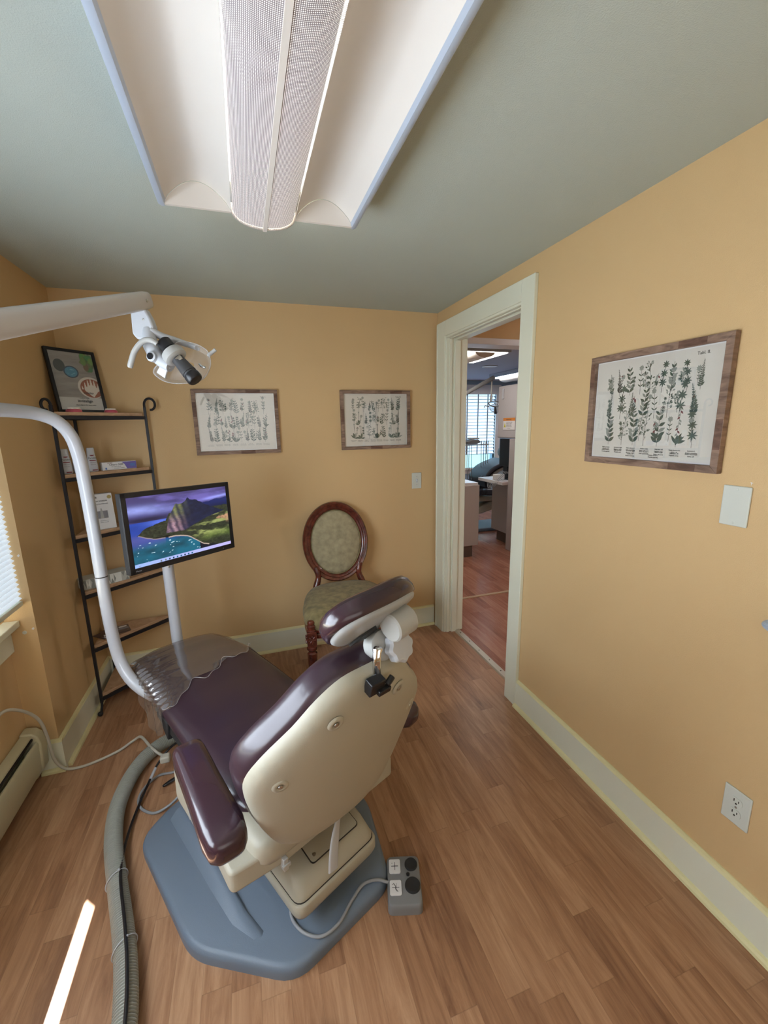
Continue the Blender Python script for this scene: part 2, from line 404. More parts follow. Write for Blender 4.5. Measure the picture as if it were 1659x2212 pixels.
def baseboard(name, pts, h=.155):
    """pts: polyline on the wall face; board .018 proud, quarter round at the foot, yellowed cap on top"""
    mb = MB()
    for (a, b, n) in pts:
        a = Vector(a); b = Vector(b); n = Vector(n); 
        def strip(prof, mi):
            mb.loft([[Vector((p.x+n.x*d, p.y+n.y*d, z)) for d, z in prof] for p in (a, b)], mi)
        strip([(0, 0), (.016, 0), (.016, h-.012), (0, h-.012)], 0)
        strip([(0, h-.012), (.016, h-.012), (.012, h-.004), (.004, h), (0, h)], 1)
        strip([(.016, 0), (.032, 0), (.030, .009), (.024, .015), (.016, .018)], 2)
    return struct(name, mb, [M['trim'], M['cap'], M['cap']])
baseboard('baseboard_back', [((LX, BY), (RX-.02, BY), (0, -1))])
baseboard('baseboard_right', [((RX, REAR), (RX, 1.735), (-1, 0))])
baseboard('baseboard_left', [((LX, CY), (LX, BY), (1, 0)), ((WX+.03, CY), (LX+.016, CY), (0, -1))])
baseboard('baseboard_rear', [((WX, REAR), (RX, REAR), (0, 1))])

# door casing and jamb
mb = MB(); cx0 = RX-.02
cw = .097
def casing(y0, y1, z0, z1): mb.box(cx0, RX, y0, y1, z0, z1)
casing(D0-cw, D0, 0, DH+.095); casing(D1, D1+.118, 0, DH+.095); casing(D0, D1, DH, DH+.095)
mb.box(cx0-.004, RX, D1+.104, D1+.1185, 0, DH+.09)
for (y0, y1, z0, z1) in ((D0-.002, D0+.012, 0, DH-.012), (D1-.012, D1+.002, 0, DH-.012), (D0-.002, D1+.002, DH-.012, DH+.002)): mb.box(RX-.012, OX+.01, y0, y1, z0, z1)
o = struct('door_1', mb, M['trim'], bevel=.003)
mb = MB()
for (y0, y1, z0, z1) in ((D0+.012, D0+.026, 0, DH-.026), (D1-.026, D1-.012, 0, DH-.026), (D0+.012, D1-.012, DH-.026, DH-.012)): mb.box(RX+.045, RX+.085, y0, y1, z0, z1)
for (y0, y1, z0, z1) in ((D0+.012, D0+.019, 0, DH-.019), (D1-.019, D1-.012, 0, DH-.019), (D0+.012, D1-.012, DH-.019, DH-.012)): mb.box(RX+.008, RX+.03, y0, y1, z0, z1)
obj('door_stop', mb, M['trim'], o, bevel=.002)
mb = MB()
for (y0, y1, z0, z1) in ((D0-.09, D0-.012, 0, DH+.09), (D1+.02, D1+.09, 0, DH+.09), (D0, D1, DH+.012, DH+.09)): mb.box(OX, OX+.018, y0, y1, z0, z1)
obj('outer_casing', mb, M['trim'], o, bevel=.003)
mb = MB().prism([(OX-.062, .0), (OX-.01, .0), (OX-.018, .007), (OX-.054, .007)], D0+.012, D1-.012, axis=1)
for k in range(6): mb.lathe([(.004, 0), (.004, .0015), (.001, .002)], (OX-.036, D0+.08+k*.13, .007), seg=8, mi=1)
struct('trim_1', mb, [M['strip'], M['slot']])

# window in the left wall with its pleated shade
g = MB(); g.box(-1.13, -1.125, W0, W1, WZ0, WZ1)
wf = MB()
for (y0, y1, z0, z1) in ((W0, W0+.04, WZ0, WZ1), (W1-.04, W1, WZ0, WZ1), (W0, W1, WZ1-.04, WZ1), (W0, W1, 1.36, 1.40)): wf.box(-1.15, -1.10, y0, y1, z0, z1)
win = struct('window_1', wf, M['whitetrim'], bevel=.003)
obj('window_pane', g, M['pane'], win)
s_ = MB(); s_.box(-1.14, -.966, W0-.08, CY-.003, .715, .742); s_.box(WX, WX+.018, W0-.06, CY-.003, .605, .715)
obj('window_sill', s_, M['trim'], win, bevel=.003)
# shade
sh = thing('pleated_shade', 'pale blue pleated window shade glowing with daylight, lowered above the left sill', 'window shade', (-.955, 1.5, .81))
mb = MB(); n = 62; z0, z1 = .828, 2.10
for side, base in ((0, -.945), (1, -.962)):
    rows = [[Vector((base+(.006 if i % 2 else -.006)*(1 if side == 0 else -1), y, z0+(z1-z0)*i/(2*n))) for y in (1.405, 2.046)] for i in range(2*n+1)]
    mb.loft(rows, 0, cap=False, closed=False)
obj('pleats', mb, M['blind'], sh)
obj('bottom_rail', MB().box(-.968, -.938, 1.405, 2.046, .808, .828), M['trim'], sh, bevel=.003)
obj('head_rail', MB().box(-1.02, -.935, 1.425, 2.046, 2.10, 2.15), M['trim'], sh, bevel=.003)
t = thing('pleated_shade', 'bright sunlit pleated shade on the left window, the one nearer the camera', 'window shade', (-.955, .8, .81))  # out-of-frame shade added as the main light of the room
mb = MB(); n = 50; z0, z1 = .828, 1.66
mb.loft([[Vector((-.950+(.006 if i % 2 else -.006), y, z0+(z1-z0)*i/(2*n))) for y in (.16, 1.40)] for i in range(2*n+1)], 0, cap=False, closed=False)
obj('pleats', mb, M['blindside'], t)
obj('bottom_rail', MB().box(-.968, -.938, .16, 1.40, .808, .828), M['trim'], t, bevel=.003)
obj('valance', MB().box(-1.02, -.925, .14, 1.42, 1.66, 2.0), M['whitetrim'], t, bevel=.003)  # unseen panel added to keep the bright area low, off the ceiling
# unseen window added behind the camera, its glowing shade gives fill light
wf = MB()
for (x0, x1, z0, z1) in ((RW[0], RW[0]+.04, RW[2], RW[3]), (RW[1]-.04, RW[1], RW[2], RW[3]), (RW[0], RW[1], RW[3]-.04, RW[3]), (RW[0], RW[1], RW[2], RW[2]+.04), (.13, .17, RW[2], RW[3])): wf.box(x0, x1, REAR-.10, REAR-.06, z0, z1)
w2 = struct('window_2', wf, M['whitetrim'], bevel=.003)
obj('window_pane', MB().box(RW[0], RW[1], REAR-.085, REAR-.08, RW[2], RW[3]), M['pane'], w2)
mb = MB(); n = 60
mb.loft([[Vector((x, REAR-.05+(.006 if i % 2 else -.006), RW[2]+(RW[3]-RW[2])*i/(2*n))) for x in (RW[0]+.005, RW[1]-.005)] for i in range(2*n+1)], 0, cap=False, closed=False)
sh2 = tag(obj('pleated_shade', mb, M['blindrear'], at=(.15, REAR-.05, RW[2])), 'cream backlit pleated shade filling the window in the rear wall', 'window shade')

# ------------------------------------------------------------------ next rooms beyond the door
FC = 2.27
struct('wall_corridor_left', MB().box(OX-.10, OX, BY+.12, 7.3, -.05, 2.5), M['wall'])
struct('floor_corridor', MB().box(OX-.05, 6.2, .6, 3.125, -.08, -.001), M['floor2'])
struct('floor_far', MB().box(OX-.05, 6.2, 3.125, 7.3, -.08, -.001), M['floor2'])
struct('trim_2', MB().box(OX-.05, 3.4, 3.11, 3.14, -.01, .004), M['brass'])
struct('ceiling_corridor', MB().box(OX, 6.2, .6, 3.2, 2.42, 2.5), M['wall'])
struct('ceiling_far', MB().box(OX, 6.2, 3.2, 7.3, FC, 2.5), M['ceiling2'])
mb = MB(); mb.box(OX, 1.53, 3.13, 3.25, -.05, 2.5); mb.box(3.0, 6.2, 3.13, 3.25, -.05, 2.5); mb.box(1.53, 3.0, 3.13, 3.25, 2.14, 2.5)
struct('wall_partition', mb, M['wall'])
mb = MB(); mb.box(1.43, 3.1, 3.11, 3.13, 2.14, 2.178); mb.box(1.43, 3.1, 3.10, 3.27, 2.128, 2.14)
struct('trim_3', mb, M['whitetrim'], bevel=.002)
struct('wall_corridor_end', MB().box(5.9, 6.2, .6, 7.3, -.05, 2.5), M['wall2'])
struct('wall_corridor_near', MB().box(OX, 6.2, .5, .6, -.05, 2.5), M['wall'])
FY = 7.0
FW = (2.2, 4.46, .70, 2.10)
mb = MB(); mb.box(OX, FW[0], FY, FY+.15, -.05, FC); mb.box(FW[1], 6.2, FY, FY+.15, -.05, FC); mb.box(FW[0], FW[1], FY, FY+.15, -.05, FW[2]); mb.box(FW[0], FW[1], FY, FY+.15, FW[3], FC)
struct('wall_far', mb, M['wall2'])
mb = MB()
for (x0, x1, z0, z1) in ((FW[0]-.1, FW[0], FW[2]-.1, FW[3]+.1), (FW[1], FW[1]+.1, FW[2]-.1, FW[3]+.1), (FW[0], FW[1], FW[3], FW[3]+.1), (FW[0], FW[1], FW[2]-.1, FW[2]), (3.3, 3.36, FW[2], FW[3])): mb.box(x0, x1, FY-.02, FY+.05, z0, z1)
mb.box(FW[0]-.12, FW[1]+.12, FY-.06, FY, FW[2]-.02, FW[2]+.012)
w3 = struct('window_3', mb, M['whitetrim'])
obj('window_pane', MB().box(FW[0], FW[1], FY+.06, FY+.065, FW[2], FW[3]), M['pane'], w3)
t = thing('slatted_blind', 'white slatted blind on the far window seen through the doorway, half lit blue', 'window blind', (3.3, FY, 1.1))
mb = MB()
for k in range(19): 
    z = .96+k*.058; mb.prism([(FY-.022, z), (FY-.018, z-.004), (FY+.018, z+.046), (FY+.014, z+.05)], FW[0]+.01, FW[1]-.02, axis=0)
obj('slats', mb, M['blindfar'], t)
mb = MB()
for k in range(20): mb.box(FW[0]+.01, FW[1]-.02, FY-.034, FY-.024, .952+k*.058, .962+k*.058)  # dark bars stand in for the shade between the evenly glowing slats
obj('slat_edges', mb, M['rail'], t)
obj('valance', MB().box(FW[0]-.02, FW[1]+.02, FY-.05, FY+.03, 2.03, 2.11), M['whitetrim'], t)
mb = MB()
for x in (3.86, 4.08, 4.28): mb.box(x-.01, x+.01, FY-.032, FY-.026, .95, 2.04)
obj('ladder_tape', mb, M['textgrey'], t)
struct('ground', MB().box(1, 7, FY+.9, FY+1.0, -.2, 5.0), M['outside'])  # added wall behind the far window, glows as daylight and blocks the sun
# far room ceiling fixtures
def far_light(label, x0, x1, y0, y1):
    t = thing('ceiling_light', label, 'ceiling light', ((x0+x1)/2, (y0+y1)/2, FC), group=None)
    obj('housing', MB().box(x0, x1, y0, y1, FC-.06, FC), M['rail'], t, bevel=.006)
    obj('diffuser', MB().box(x0+.03, x1-.03, y0+.02, y1-.02, FC-.066, FC-.058), M['lampfar'], t)
    mb = MB(); cx = (x0+x1)/2; mb.loft([[Vector((cx+.11*math.cos(a), y, FC-.066-.05*math.sin(a))) for a in np.linspace(0, PI, 12)] for y in (y0, y1)])
    obj('basket', mb, M['reflector'], t, smooth=40)
far_light('lit ceiling fixture just beyond the doorway header with a round belly', 2.02, 2.62, 3.85, 4.58)
far_light('lit ceiling fixture nearer the far window, seen at the right edge of the doorway', 3.75, 4.35, 4.9, 6.1)
t = thing('ceiling_light', 'round lit ceiling light in the corridor just outside the doorway, out of sight above it', 'ceiling light', (3.3, 1.9, 2.42))  # lamp added out of view to light the corridor floor
obj('housing', MB().lathe([(.24, 0), (.25, -.02), (.24, -.03)], (3.3, 1.9, 2.42), seg=32), M['whitetrim'], t, smooth=40)
obj('diffuser', MB().lathe([(.23, -.03), (.22, -.06), (.12, -.09), (.01, -.10)], (3.3, 1.9, 2.42), seg=32), M['lampcorr'], t, smooth=60)
mb = MB().lathe([(.10, 0), (.105, -.008), (.09, -.012), (.08, -.006), (.02, -.008), (0.001, -.008)], (3.22, 5.22, FC), seg=28)
tag(obj('ceiling_speaker', mb, M['whitetrim'], smooth=40, at=(3.22, 5.22, FC)), 'small round white ceiling grille between the two far lights', 'speaker')

# ================================================================== CEILING FIXTURE
FX0, FX1, FY1, FY0, FZ = -.187, .412, 1.515, .30, 2.16
fcx = (FX0+FX1)/2
t = thing('ceiling_light', 'large white two-by-four ceiling light with a perforated steel belly, directly overhead', 'ceiling light', (fcx, .9, H))
mb = MB().box(FX0+.035, FX1-.035, FY0+.01, FY1-.03, 2.232, H)
obj('housing', mb, M['rail'], t)
for sx, x in ((1, FX0), (-1, FX1)):
    prof = [(x, FZ+.012), (x+sx*.003, FZ+.003), (x+sx*.012, FZ-.002), (x+sx*.020, FZ-.001), (x+sx*.023, FZ+.006), (x+sx*.03, H-.012), (x+sx*.012, H-.004)]
    mb = MB().prism(prof, FY0, FY1, axis=1)
    obj('side_rail', mb, M['rail'], t, smooth=40)
# coves: two arched reflectors
bw = .098
def cove(x0, x1):
    mb = MB(); n = 14
    rows = []
    for y in (FY0, FY1-.012):
        rows.append([Vector((x0+(x1-x0)*i/n, y, FZ+.004+.066*math.sin(PI*i/n)**.8)) for i in range(n+1)])
    mb.loft(rows, 0, cap=False, closed=False)
    for y, yy in ((FY1-.012, FY1-.002), (FY0, FY0-.004)):
        arc = [(x0+(x1-x0)*i/n, FZ+.002+.066*math.sin(PI*i/n)**.8) for i in range(n+1)]
        mb.prism([(x1, FZ), (x0, FZ)]+arc, min(y, yy), max(y, yy), axis=1)
    return mb
for a, b in ((FX0+.018, fcx-bw+.002), (fcx+bw-.002, FX1-.018)):
    obj('reflector', cove(a, b), M['reflector'], t, smooth=50)
# basket
n = 22
def belly(r, zz, y0, y1, mats, name, close=False):
    me = bpy.data.meshes.new(name); vs = []; fs = []; uv = []
    arc = [(-r*math.cos(PI*i/n), -zz*math.sin(PI*i/n)**.85) for i in range(n+1)]
    L_ = [0]
    for i in range(n): L_.append(L_[-1]+math.hypot(arc[i+1][0]-arc[i][0], arc[i+1][1]-arc[i][1]))
    for y in (y0, y1):
        for (a, b) in arc: vs.append((fcx+a, y, FZ+.016+b))
    inv = WM[t.name].inverted()
    fs = [(i, i+1, i+n+2, i+n+1) for i in range(n)]
    me.from_pydata([tuple(inv @ Vector(v)) for v in vs], [], fs)
    ul = me.uv_layers.new(name='UVMap')
    for p in me.polygons:
        for li, vi in zip(p.loop_indices, p.vertices):
            ul.data[li].uv = (L_[vi % (n+1)], y0 if vi <= n else y1)
    me.polygons.foreach_set('use_smooth', [True]*len(me.polygons))
    me.materials.append(mats); o = bpy.data.objects.new(name, me); link(o, t, WM[t.name]); return o
belly(bw, .052, FY0, FY1, M['basket'], 'perforated_basket')
belly(bw-.006, .047, FY0+.002, FY1-.006, M['diffuser'], 'acrylic_liner')
mb = MB().box(fcx-.006, fcx+.006, FY0, FY1, FZ-.040, FZ-.034)
obj('centre_rib', mb, M['reflector'], t)
arc = [(fcx-bw*math.cos(PI*i/n), FZ+.016-.052*math.sin(PI*i/n)**.85) for i in range(n+1)]
mb = MB(); mb.prism([(fcx+bw, FZ+.03), (fcx-bw, FZ+.03)]+arc, FY1-.004, FY1+.001, axis=1)
obj('end_cap', mb, M['reflector'], t, smooth=40)
for sx in (-1, 1):
    obj('fluorescent_tube', MB().tube([(fcx+sx*.05, FY0+.02, FZ+.028), (fcx+sx*.05, FY1-.02, FZ+.028)], .0125, 14), M['lamp'], t, smooth=60)

# ================================================================== PICTURES
def leaf(mb, x, y, a, L, w, mi, z=.0):
    """almond leaf polygon in the picture plane"""
    c, s = math.cos(a), math.sin(a); pts = []
    for t_, k in ((0, 0), (.25, .8), (.5, 1), (.75, .62), (1, 0), (.75, -.62), (.5, -1), (.25, -.8)):
        pts.append((x+c*L*t_-s*w*k*.5, y+s*L*t_+c*w*k*.5, z))
    mb.add(pts, [tuple(range(8))], mi)
def stroke(mb, pts, w, mi, z=0):
    for (a, b) in zip(pts[:-1], pts[1:]):
        d = Vector((b[0]-a[0], b[1]-a[1])); 
        if d.length < 1e-6: continue
        n_ = Vector((-d.y, d.x)).normalized()*w*.5
        mb.add([(a[0]+n_.x, a[1]+n_.y, z), (b[0]+n_.x, b[1]+n_.y, z), (b[0]-n_.x, b[1]-n_.y, z), (a[0]-n_.x, a[1]-n_.y, z)], [(0, 1, 2, 3)], mi)
def plant(mb, x, y, h, kind, rnd):
    q = [0]
    def zz(): q[0] += 1; return q[0]*2e-6
    lean = rnd.uniform(-.15, .15); ink = rnd.choice([0, 0, 0, 2])
    def at(t_): return x+lean*h*t_*t_, y+h*t_
    stroke(mb, [at(i/6) for i in range(7)], .0011, 2, zz())
    if kind == 'spire':
        n_ = int(h/.006)
        for i in range(n_):
            t_ = .12+.88*i/n_; px, py = at(t_); L = .017*(1.15-t_)*h/.1
            for sgn in (1, -1): leaf(mb, px, py, PI/2-sgn*rnd.uniform(.7, 1.2), L*rnd.uniform(.7, 1.1), L*.38, ink, zz())
    elif kind == 'broad':
        for i in range(6):
            t_ = .1+.14*i; px, py = at(t_); L = .024*h/.1*(1.1-.5*t_)
            for sgn in (1, -1): leaf(mb, px, py, PI/2-sgn*rnd.uniform(.5, 1.1), L, L*.42, rnd.choice([0, 0, 1]), zz())
    elif kind == 'rosette':
        for k in range(9): leaf(mb, x, y+.004, rnd.uniform(.15, PI-.15), h*.42*rnd.uniform(.7, 1), h*.12, rnd.choice([0, 0, 1]), zz())
        for k in range(2):
            dx = rnd.uniform(-.01, .01); stroke(mb, [(x, y), (x+dx, y+h)], .0009, 2, zz())
            for j in range(5): leaf(mb, x+dx, y+h-.003, j*1.25, .006, .003, 1, zz())
    elif kind == 'whorl':
        for t_ in (.35, .65, .95):
            px, py = at(t_)
            for k in range(8): leaf(mb, px, py, k*PI/4+rnd.uniform(-.1, .1), .017*h/.1*(1.1-.3*t_), .005*h/.1, 0, zz())
    elif kind == 'bushy':
        for i in range(26):
            t_ = rnd.uniform(.15, 1); px, py = at(t_); a = rnd.uniform(0, PI); L = rnd.uniform(.1, .3)*h*.6
            qx, qy = px+math.cos(a)*L*.8, py+math.sin(a)*L*.3
            stroke(mb, [(px, py), (qx, qy)], .0006, 2, zz()); leaf(mb, qx, qy, a+rnd.uniform(-.5, .5), .010, .005, rnd.choice([0, 1, 1]), zz())
    elif kind == 'flower':
        for t_ in (.3, .5, .7): 
            px, py = at(t_)
            for sgn in (1, -1): leaf(mb, px, py, PI/2-sgn*.9, .016*h/.1, .005*h/.1, 0, zz())
        px, py = at(1)
        for k in range(9): leaf(mb, px, py, k*2*PI/9, .010, .005, (3 if rnd.random() < .03 else 1), zz())
    elif kind == 'bell':
        for i in range(9):
            t_ = .35+.07*i; px, py = at(t_)
            leaf(mb, px, py, -PI/2+rnd.choice([-.7, .7]), .012, .006, 3 if rnd.random() < .3 else 1, zz())
        for k in range(7): leaf(mb, x, y+.005+k*.002, rnd.uniform(.2, PI-.2), h*.26, h*.08, 0, zz())
def more(rows):
    out = []
    for y0, hh, n_, ks in rows: out += [(y0, hh, n_, ks), (y0+.05, hh*.55, n_-1, ['bushy', 'flower', 'whorl', 'bushy', 'bell'][n_ % 3:]+['flower'])]
    return out
def botanical(label, T, w, h, seed, rows, fw=.022, thick=.022, tabl='Tabl. II.', dark=(0,), captions=(7, 7, 2)):
    rnd = random.Random(seed); o3 = T.translation
    t = thing('framed_botanical_print', label, 'framed picture', tuple(o3))
    W2, H2 = w/2, h/2
    bars = [([(-W2, -H2), (W2, -H2), (W2-fw, -H2+fw), (-W2+fw, -H2+fw)]), ([(W2, -H2), (W2, H2), (W2-fw, H2-fw), (W2-fw, -H2+fw)]),
            ([(W2, H2), (-W2, H2), (-W2+fw, H2-fw), (W2-fw, H2-fw)]), ([(-W2, H2), (-W2, -H2), (-W2+fw, -H2+fw), (-W2+fw, H2-fw)])]
    for i, p in enumerate(bars):
        mb = MB().prism(p, .002, thick); mb.xf(T)
        obj('frame_bar', mb, M['frame'], t, bevel=.001)
    # darker inlaid lengths of wood within the bars, part of the moulding
    mb = MB()
    for k in range(4):
        a = rnd.uniform(-.75, .5)
        if k % 2 == 0:
            s = -1 if k == 0 else 1; x0 = a*W2; mb = MB().box(x0, x0+w*.17, s*H2-(fw-.001 if s > 0 else -.001), s*H2+(-.001 if s > 0 else fw-.001), thick-.001, thick+.0006)
        else:
            s = -1 if k == 1 else 1; y0 = a*H2; x_ = s*(W2-fw/2); mb = MB().box(x_-fw/2+.001, x_+fw/2-.001, y0, y0+h*.22, thick-.001, thick+.0006)
        mb.xf(T); obj('dark_inlay', mb, M['framedark'], t)
    mb = MB().box(-W2+fw-.001, W2-fw+.001, -H2+fw-.001, H2-fw+.001, .003, .008).xf(T)
    obj('mat_border', mb, M['matt'], t)
    iw, ih = w-2*fw-.008, h-2*fw-.008
    mb = MB().box(-iw/2, iw/2, -ih/2, ih/2, .008, .009).xf(T)
    paper = obj('paper', mb, M['paper'], t)
    mb = MB(); z = .0093
    kinds = ['spire', 'broad', 'rosette', 'whorl', 'bushy', 'flower', 'bell']
    for r_, (y0, hh, n_, ks) in enumerate(more(rows)):
        for k in range(n_):
            x = -iw*.40+iw*.80*(k+.5+rnd.uniform(-.15, .15))/n_
            plant(mb, x, y0*ih-ih/2, hh*ih*rnd.uniform(.85, 1.1), ks[k % len(ks)], rnd)
    for v in mb.v: v.z += z
    mb.xf(T); obj('plant_drawings', mb, [M['ink'], M['inkpale'], M['inkdark'], M['inkred']], paper)
    mb = MB(); 
    text_into(mb, tabl, .013, T @ Matrix.Translation((iw*.32, ih*.455-.006, z)))
    words = ['Salvia off.', 'Viola odorata L.', 'Arnica montana', 'Rubia tinctorum', 'Galium verum L.', 'Sambucus nigra', 'Lonicera L.', 'Digitalis purp.', 'Primula veris', 'Mentha piperita', 'Valeriana off.', 'Plantago major', 'Bellis perennis', 'Malva silvestris', 'Paris quadrifolia', 'Hedera helix']
    rnd.shuffle(words); wi = 0
    for r_, n_ in enumerate(captions):
        for k in range(n_):
            x = -iw*.42+iw*.84*(k+.5)/n_ if n_ > 2 else (-.12+.2*k)*iw
            for j in (0, 1):
                text_into(mb, words[wi % 16], .0058, T @ Matrix.Translation((x, -ih*.5+ih*(.085-.030*r_)-j*.0065+.004, z)), align='CENTER'); wi += 1
    obj('captions', mb, M['inkdark'], paper)
    g = MB().box(-W2+fw-.001, W2-fw+.001, -H2+fw-.001, H2-fw+.001, thick-.010, thick-.009).xf(T)
    obj('glass', g, M['picglass'], t)
    return t
TB = lambda x, z: Matrix.Translation((x, BY, z)) @ Matrix.Rotation(R(90), 4, 'X')
botanical('walnut framed botanical print on the back wall, the one nearest the dental lamp', TB(-.033, 1.5535), .492, .385, 5,
          [(.13, .27, 10, ['spire', 'broad', 'spire', 'bell', 'rosette', 'flower', 'spire', 'broad']), (.38, .27, 11, ['spire', 'bushy', 'flower', 'spire', 'bell', 'broad']), (.64, .27, 9, ['flower', 'spire', 'bushy', 'flower', 'broad'])], tabl='Tabl. I.', captions=(8,))
botanical('walnut framed botanical print on the back wall above the oval-back chair, nearest the doorway', TB(.852, 1.5535), .486, .385, 11,
          [(.13, .30, 7, ['rosette', 'rosette', 'bushy', 'rosette', 'broad']), (.40, .27, 9, ['flower', 'rosette', 'spire', 'whorl', 'bushy', 'broad']), (.66, .26, 10, ['flower', 'bushy', 'flower', 'spire', 'broad'])], tabl='Tabl. IV.', captions=(8,))
TR = Matrix.Translation((RX, 1.108, 1.557)) @ Matrix.Rotation(R(-90), 4, 'Z') @ Matrix.Rotation(R(90), 4, 'X')
botanical('large walnut framed botanical print alone on the right wall', TR, .505, .39, 23,
          [(.13, .36, 7, ['broad', 'bushy', 'broad', 'bushy', 'broad', 'bell', 'whorl']), (.40, .30, 8, ['spire', 'whorl', 'spire', 'broad', 'flower', 'bushy', 'whorl']), (.64, .27, 9, ['spire', 'spire', 'broad', 'flower', 'bushy', 'whorl', 'broad', 'whorl'])], tabl='Tabl. II.')

# ================================================================== SWITCHES AND OUTLET
def wall_plate(label, cat, name, T, kind):
    t = thing(name, label, cat, tuple(T.translation))
    mb = MB().box(-.0365, .0365, -.057, .057, 0, .006).xf(T); obj('cover_plate', mb, M['plate'], t, bevel=.003, seg=3)
    for y in ((-.048, .048) if kind == 'blank' else ((-.03, .03) if kind == 'switch' else (0,))):
        mb = MB().lathe([(.0035, .0055), (.0035, .0068), (.0005, .0073)], (0, y, 0), seg=10).xf(T)
        obj('screw', mb, M['steel'] if kind != 'blank' else M['plate'], t)
    if kind == 'switch':
        mb = MB().box(-.005, .005, -.012, .012, .0055, .0075); mb.box(-.0035, .0035, .0, .009, .007, .016); mb.xf(T); obj('toggle', mb, M['white'], t, bevel=.001)
    if kind == 'outlet':
        for y in (-.0195, .0195):
            mb = MB().prism([(.0155*math.cos(a)*1.05, y+max(-.0125, min(.0125, .0165*math.sin(a)))) for a in np.linspace(0, 2*PI, 28)[:-1]], .0055, .0078).xf(T)
            r_ = obj('receptacle', mb, M['plate'], t)
            mb = MB(); mb.box(-.0075, -.0050, y-.001, y+.0075, .0079, .0084); mb.box(.0050, .0072, y, y+.0065, .0079, .0084)
            mb.prism([(.0026*math.cos(a), y-.0065+.0026*math.sin(a)) for a in np.linspace(0, 2*PI, 12)[:-1]], .0079, .0084); mb.xf(T)
            obj('slots', mb, M['slot'], r_)
    return t
wall_plate('ivory toggle light switch on the back wall beside the door casing', 'light switch', 'light_switch', TB(1.147, 1.125), 'switch')
TRp = lambda y, z: Matrix.Translation((RX, y, z)) @ Matrix.Rotation(R(-90), 4, 'Z') @ Matrix.Rotation(R(90), 4, 'X')
wall_plate('blank ivory cover plate on the right wall below the framed print', 'wall plate', 'blank_wall_plate', TRp(.805, 1.276), 'blank')
wall_plate('ivory double power outlet low on the right wall', 'power outlet', 'power_outlet', TRp(.680, .387), 'outlet')
for (y, z, s_, lb) in ((.775, 1.345, .004, 'tiny white paint chip just above the blank wall plate'), (.735, 1.395, .005, 'tiny white paint chip at the right edge, below the right wall print')):
    mb = MB().prism([(y-s_, z-s_*.3), (y-s_*.2, z-s_*.4), (y, z-s_*2.2), (y+s_*.3, z-s_*.3), (y+s_, z+s_*.2), (y, z+s_*.5)], RX-.0006, RX, axis=0)
    tag(obj('paint_chip', mb, M['patch'], at=(RX, y, z)), lb, 'paint chip')
# marks and wall anchors on the return beside the window
for (x, z, s_, lb) in ((-.925, 1.02, .006, 'white plaster chip on the window return, uppermost of three'), (-.925, .695, .006, 'white plaster chip on the window return, right of the round anchor')):
    mb = MB().prism([(x-s_, z), (x, z-s_), (x+s_*.8, z+s_*.3), (x+s_*.2, z+s_*1.2)], CY-.0006, CY, axis=1)
    tag(obj('plaster_chip', mb, M['patch'], at=(x, CY, z)), lb, 'wall mark')
mb = MB().lathe([(.008, 0), (.008, .002), (.004, .003), (.0035, .0015), (.0005, .0015)], (-.957, CY, .683), (0, -1, 0), seg=16)
tag(obj('wall_anchor', mb, M['plate'], smooth=40, at=(-.957, CY, .683)), 'round plastic wall anchor left in the return below the window shade', 'wall anchor')

# ================================================================== BASEBOARD HEATER
t = thing('baseboard_heater', 'cream metal baseboard heater under the left window', 'heater', (WX, 1.0, 0))
y0, y1 = REAR+.05, 1.985
mb = MB()
mb.prism([(WX, .235), (WX+.006, .243), (WX+.045, .238), (WX+.045, .230), (WX, .205)], y0, y1, axis=1)
mb.prism([(WX+.052, .205), (WX+.058, .207), (WX+.064, .195), (WX+.058, .07), (WX+.035, .03), (WX+.030, .034), (WX+.050, .075)], y0, y1, axis=1)
mb.box(WX, WX+.004, y0, y1, .02, .235)
obj('cover', mb, M['heater'], t, smooth=30)
mb = MB().prism([(WX+.004, .222), (WX+.048, .224), (WX+.046, .214), (WX+.004, .205)], y0, y1, axis=1)
obj('damper', mb, M['slot'], t)
mb = MB(); prof = [(WX, .02), (WX+.032, .02), (WX+.066, .07), (WX+.072, .19), (WX+.064, .225), (WX+.045, .244), (WX+.012, .250), (WX, .248)]
mb.prism(prof, y1-.004, CY-.02, axis=1)
obj('end_cap', mb, M['heater'], t, bevel=.006, seg=3)
mb = MB()
for k in range(60): mb.box(WX+.008, WX+.048, y0+.05+k*.05, y0+.052+k*.05, .06, .15)
mb.tube([(WX+.028, y0, .105), (WX+.028, y1, .105)], .011, 10)
obj('fin_element', mb, M['steel'], t)

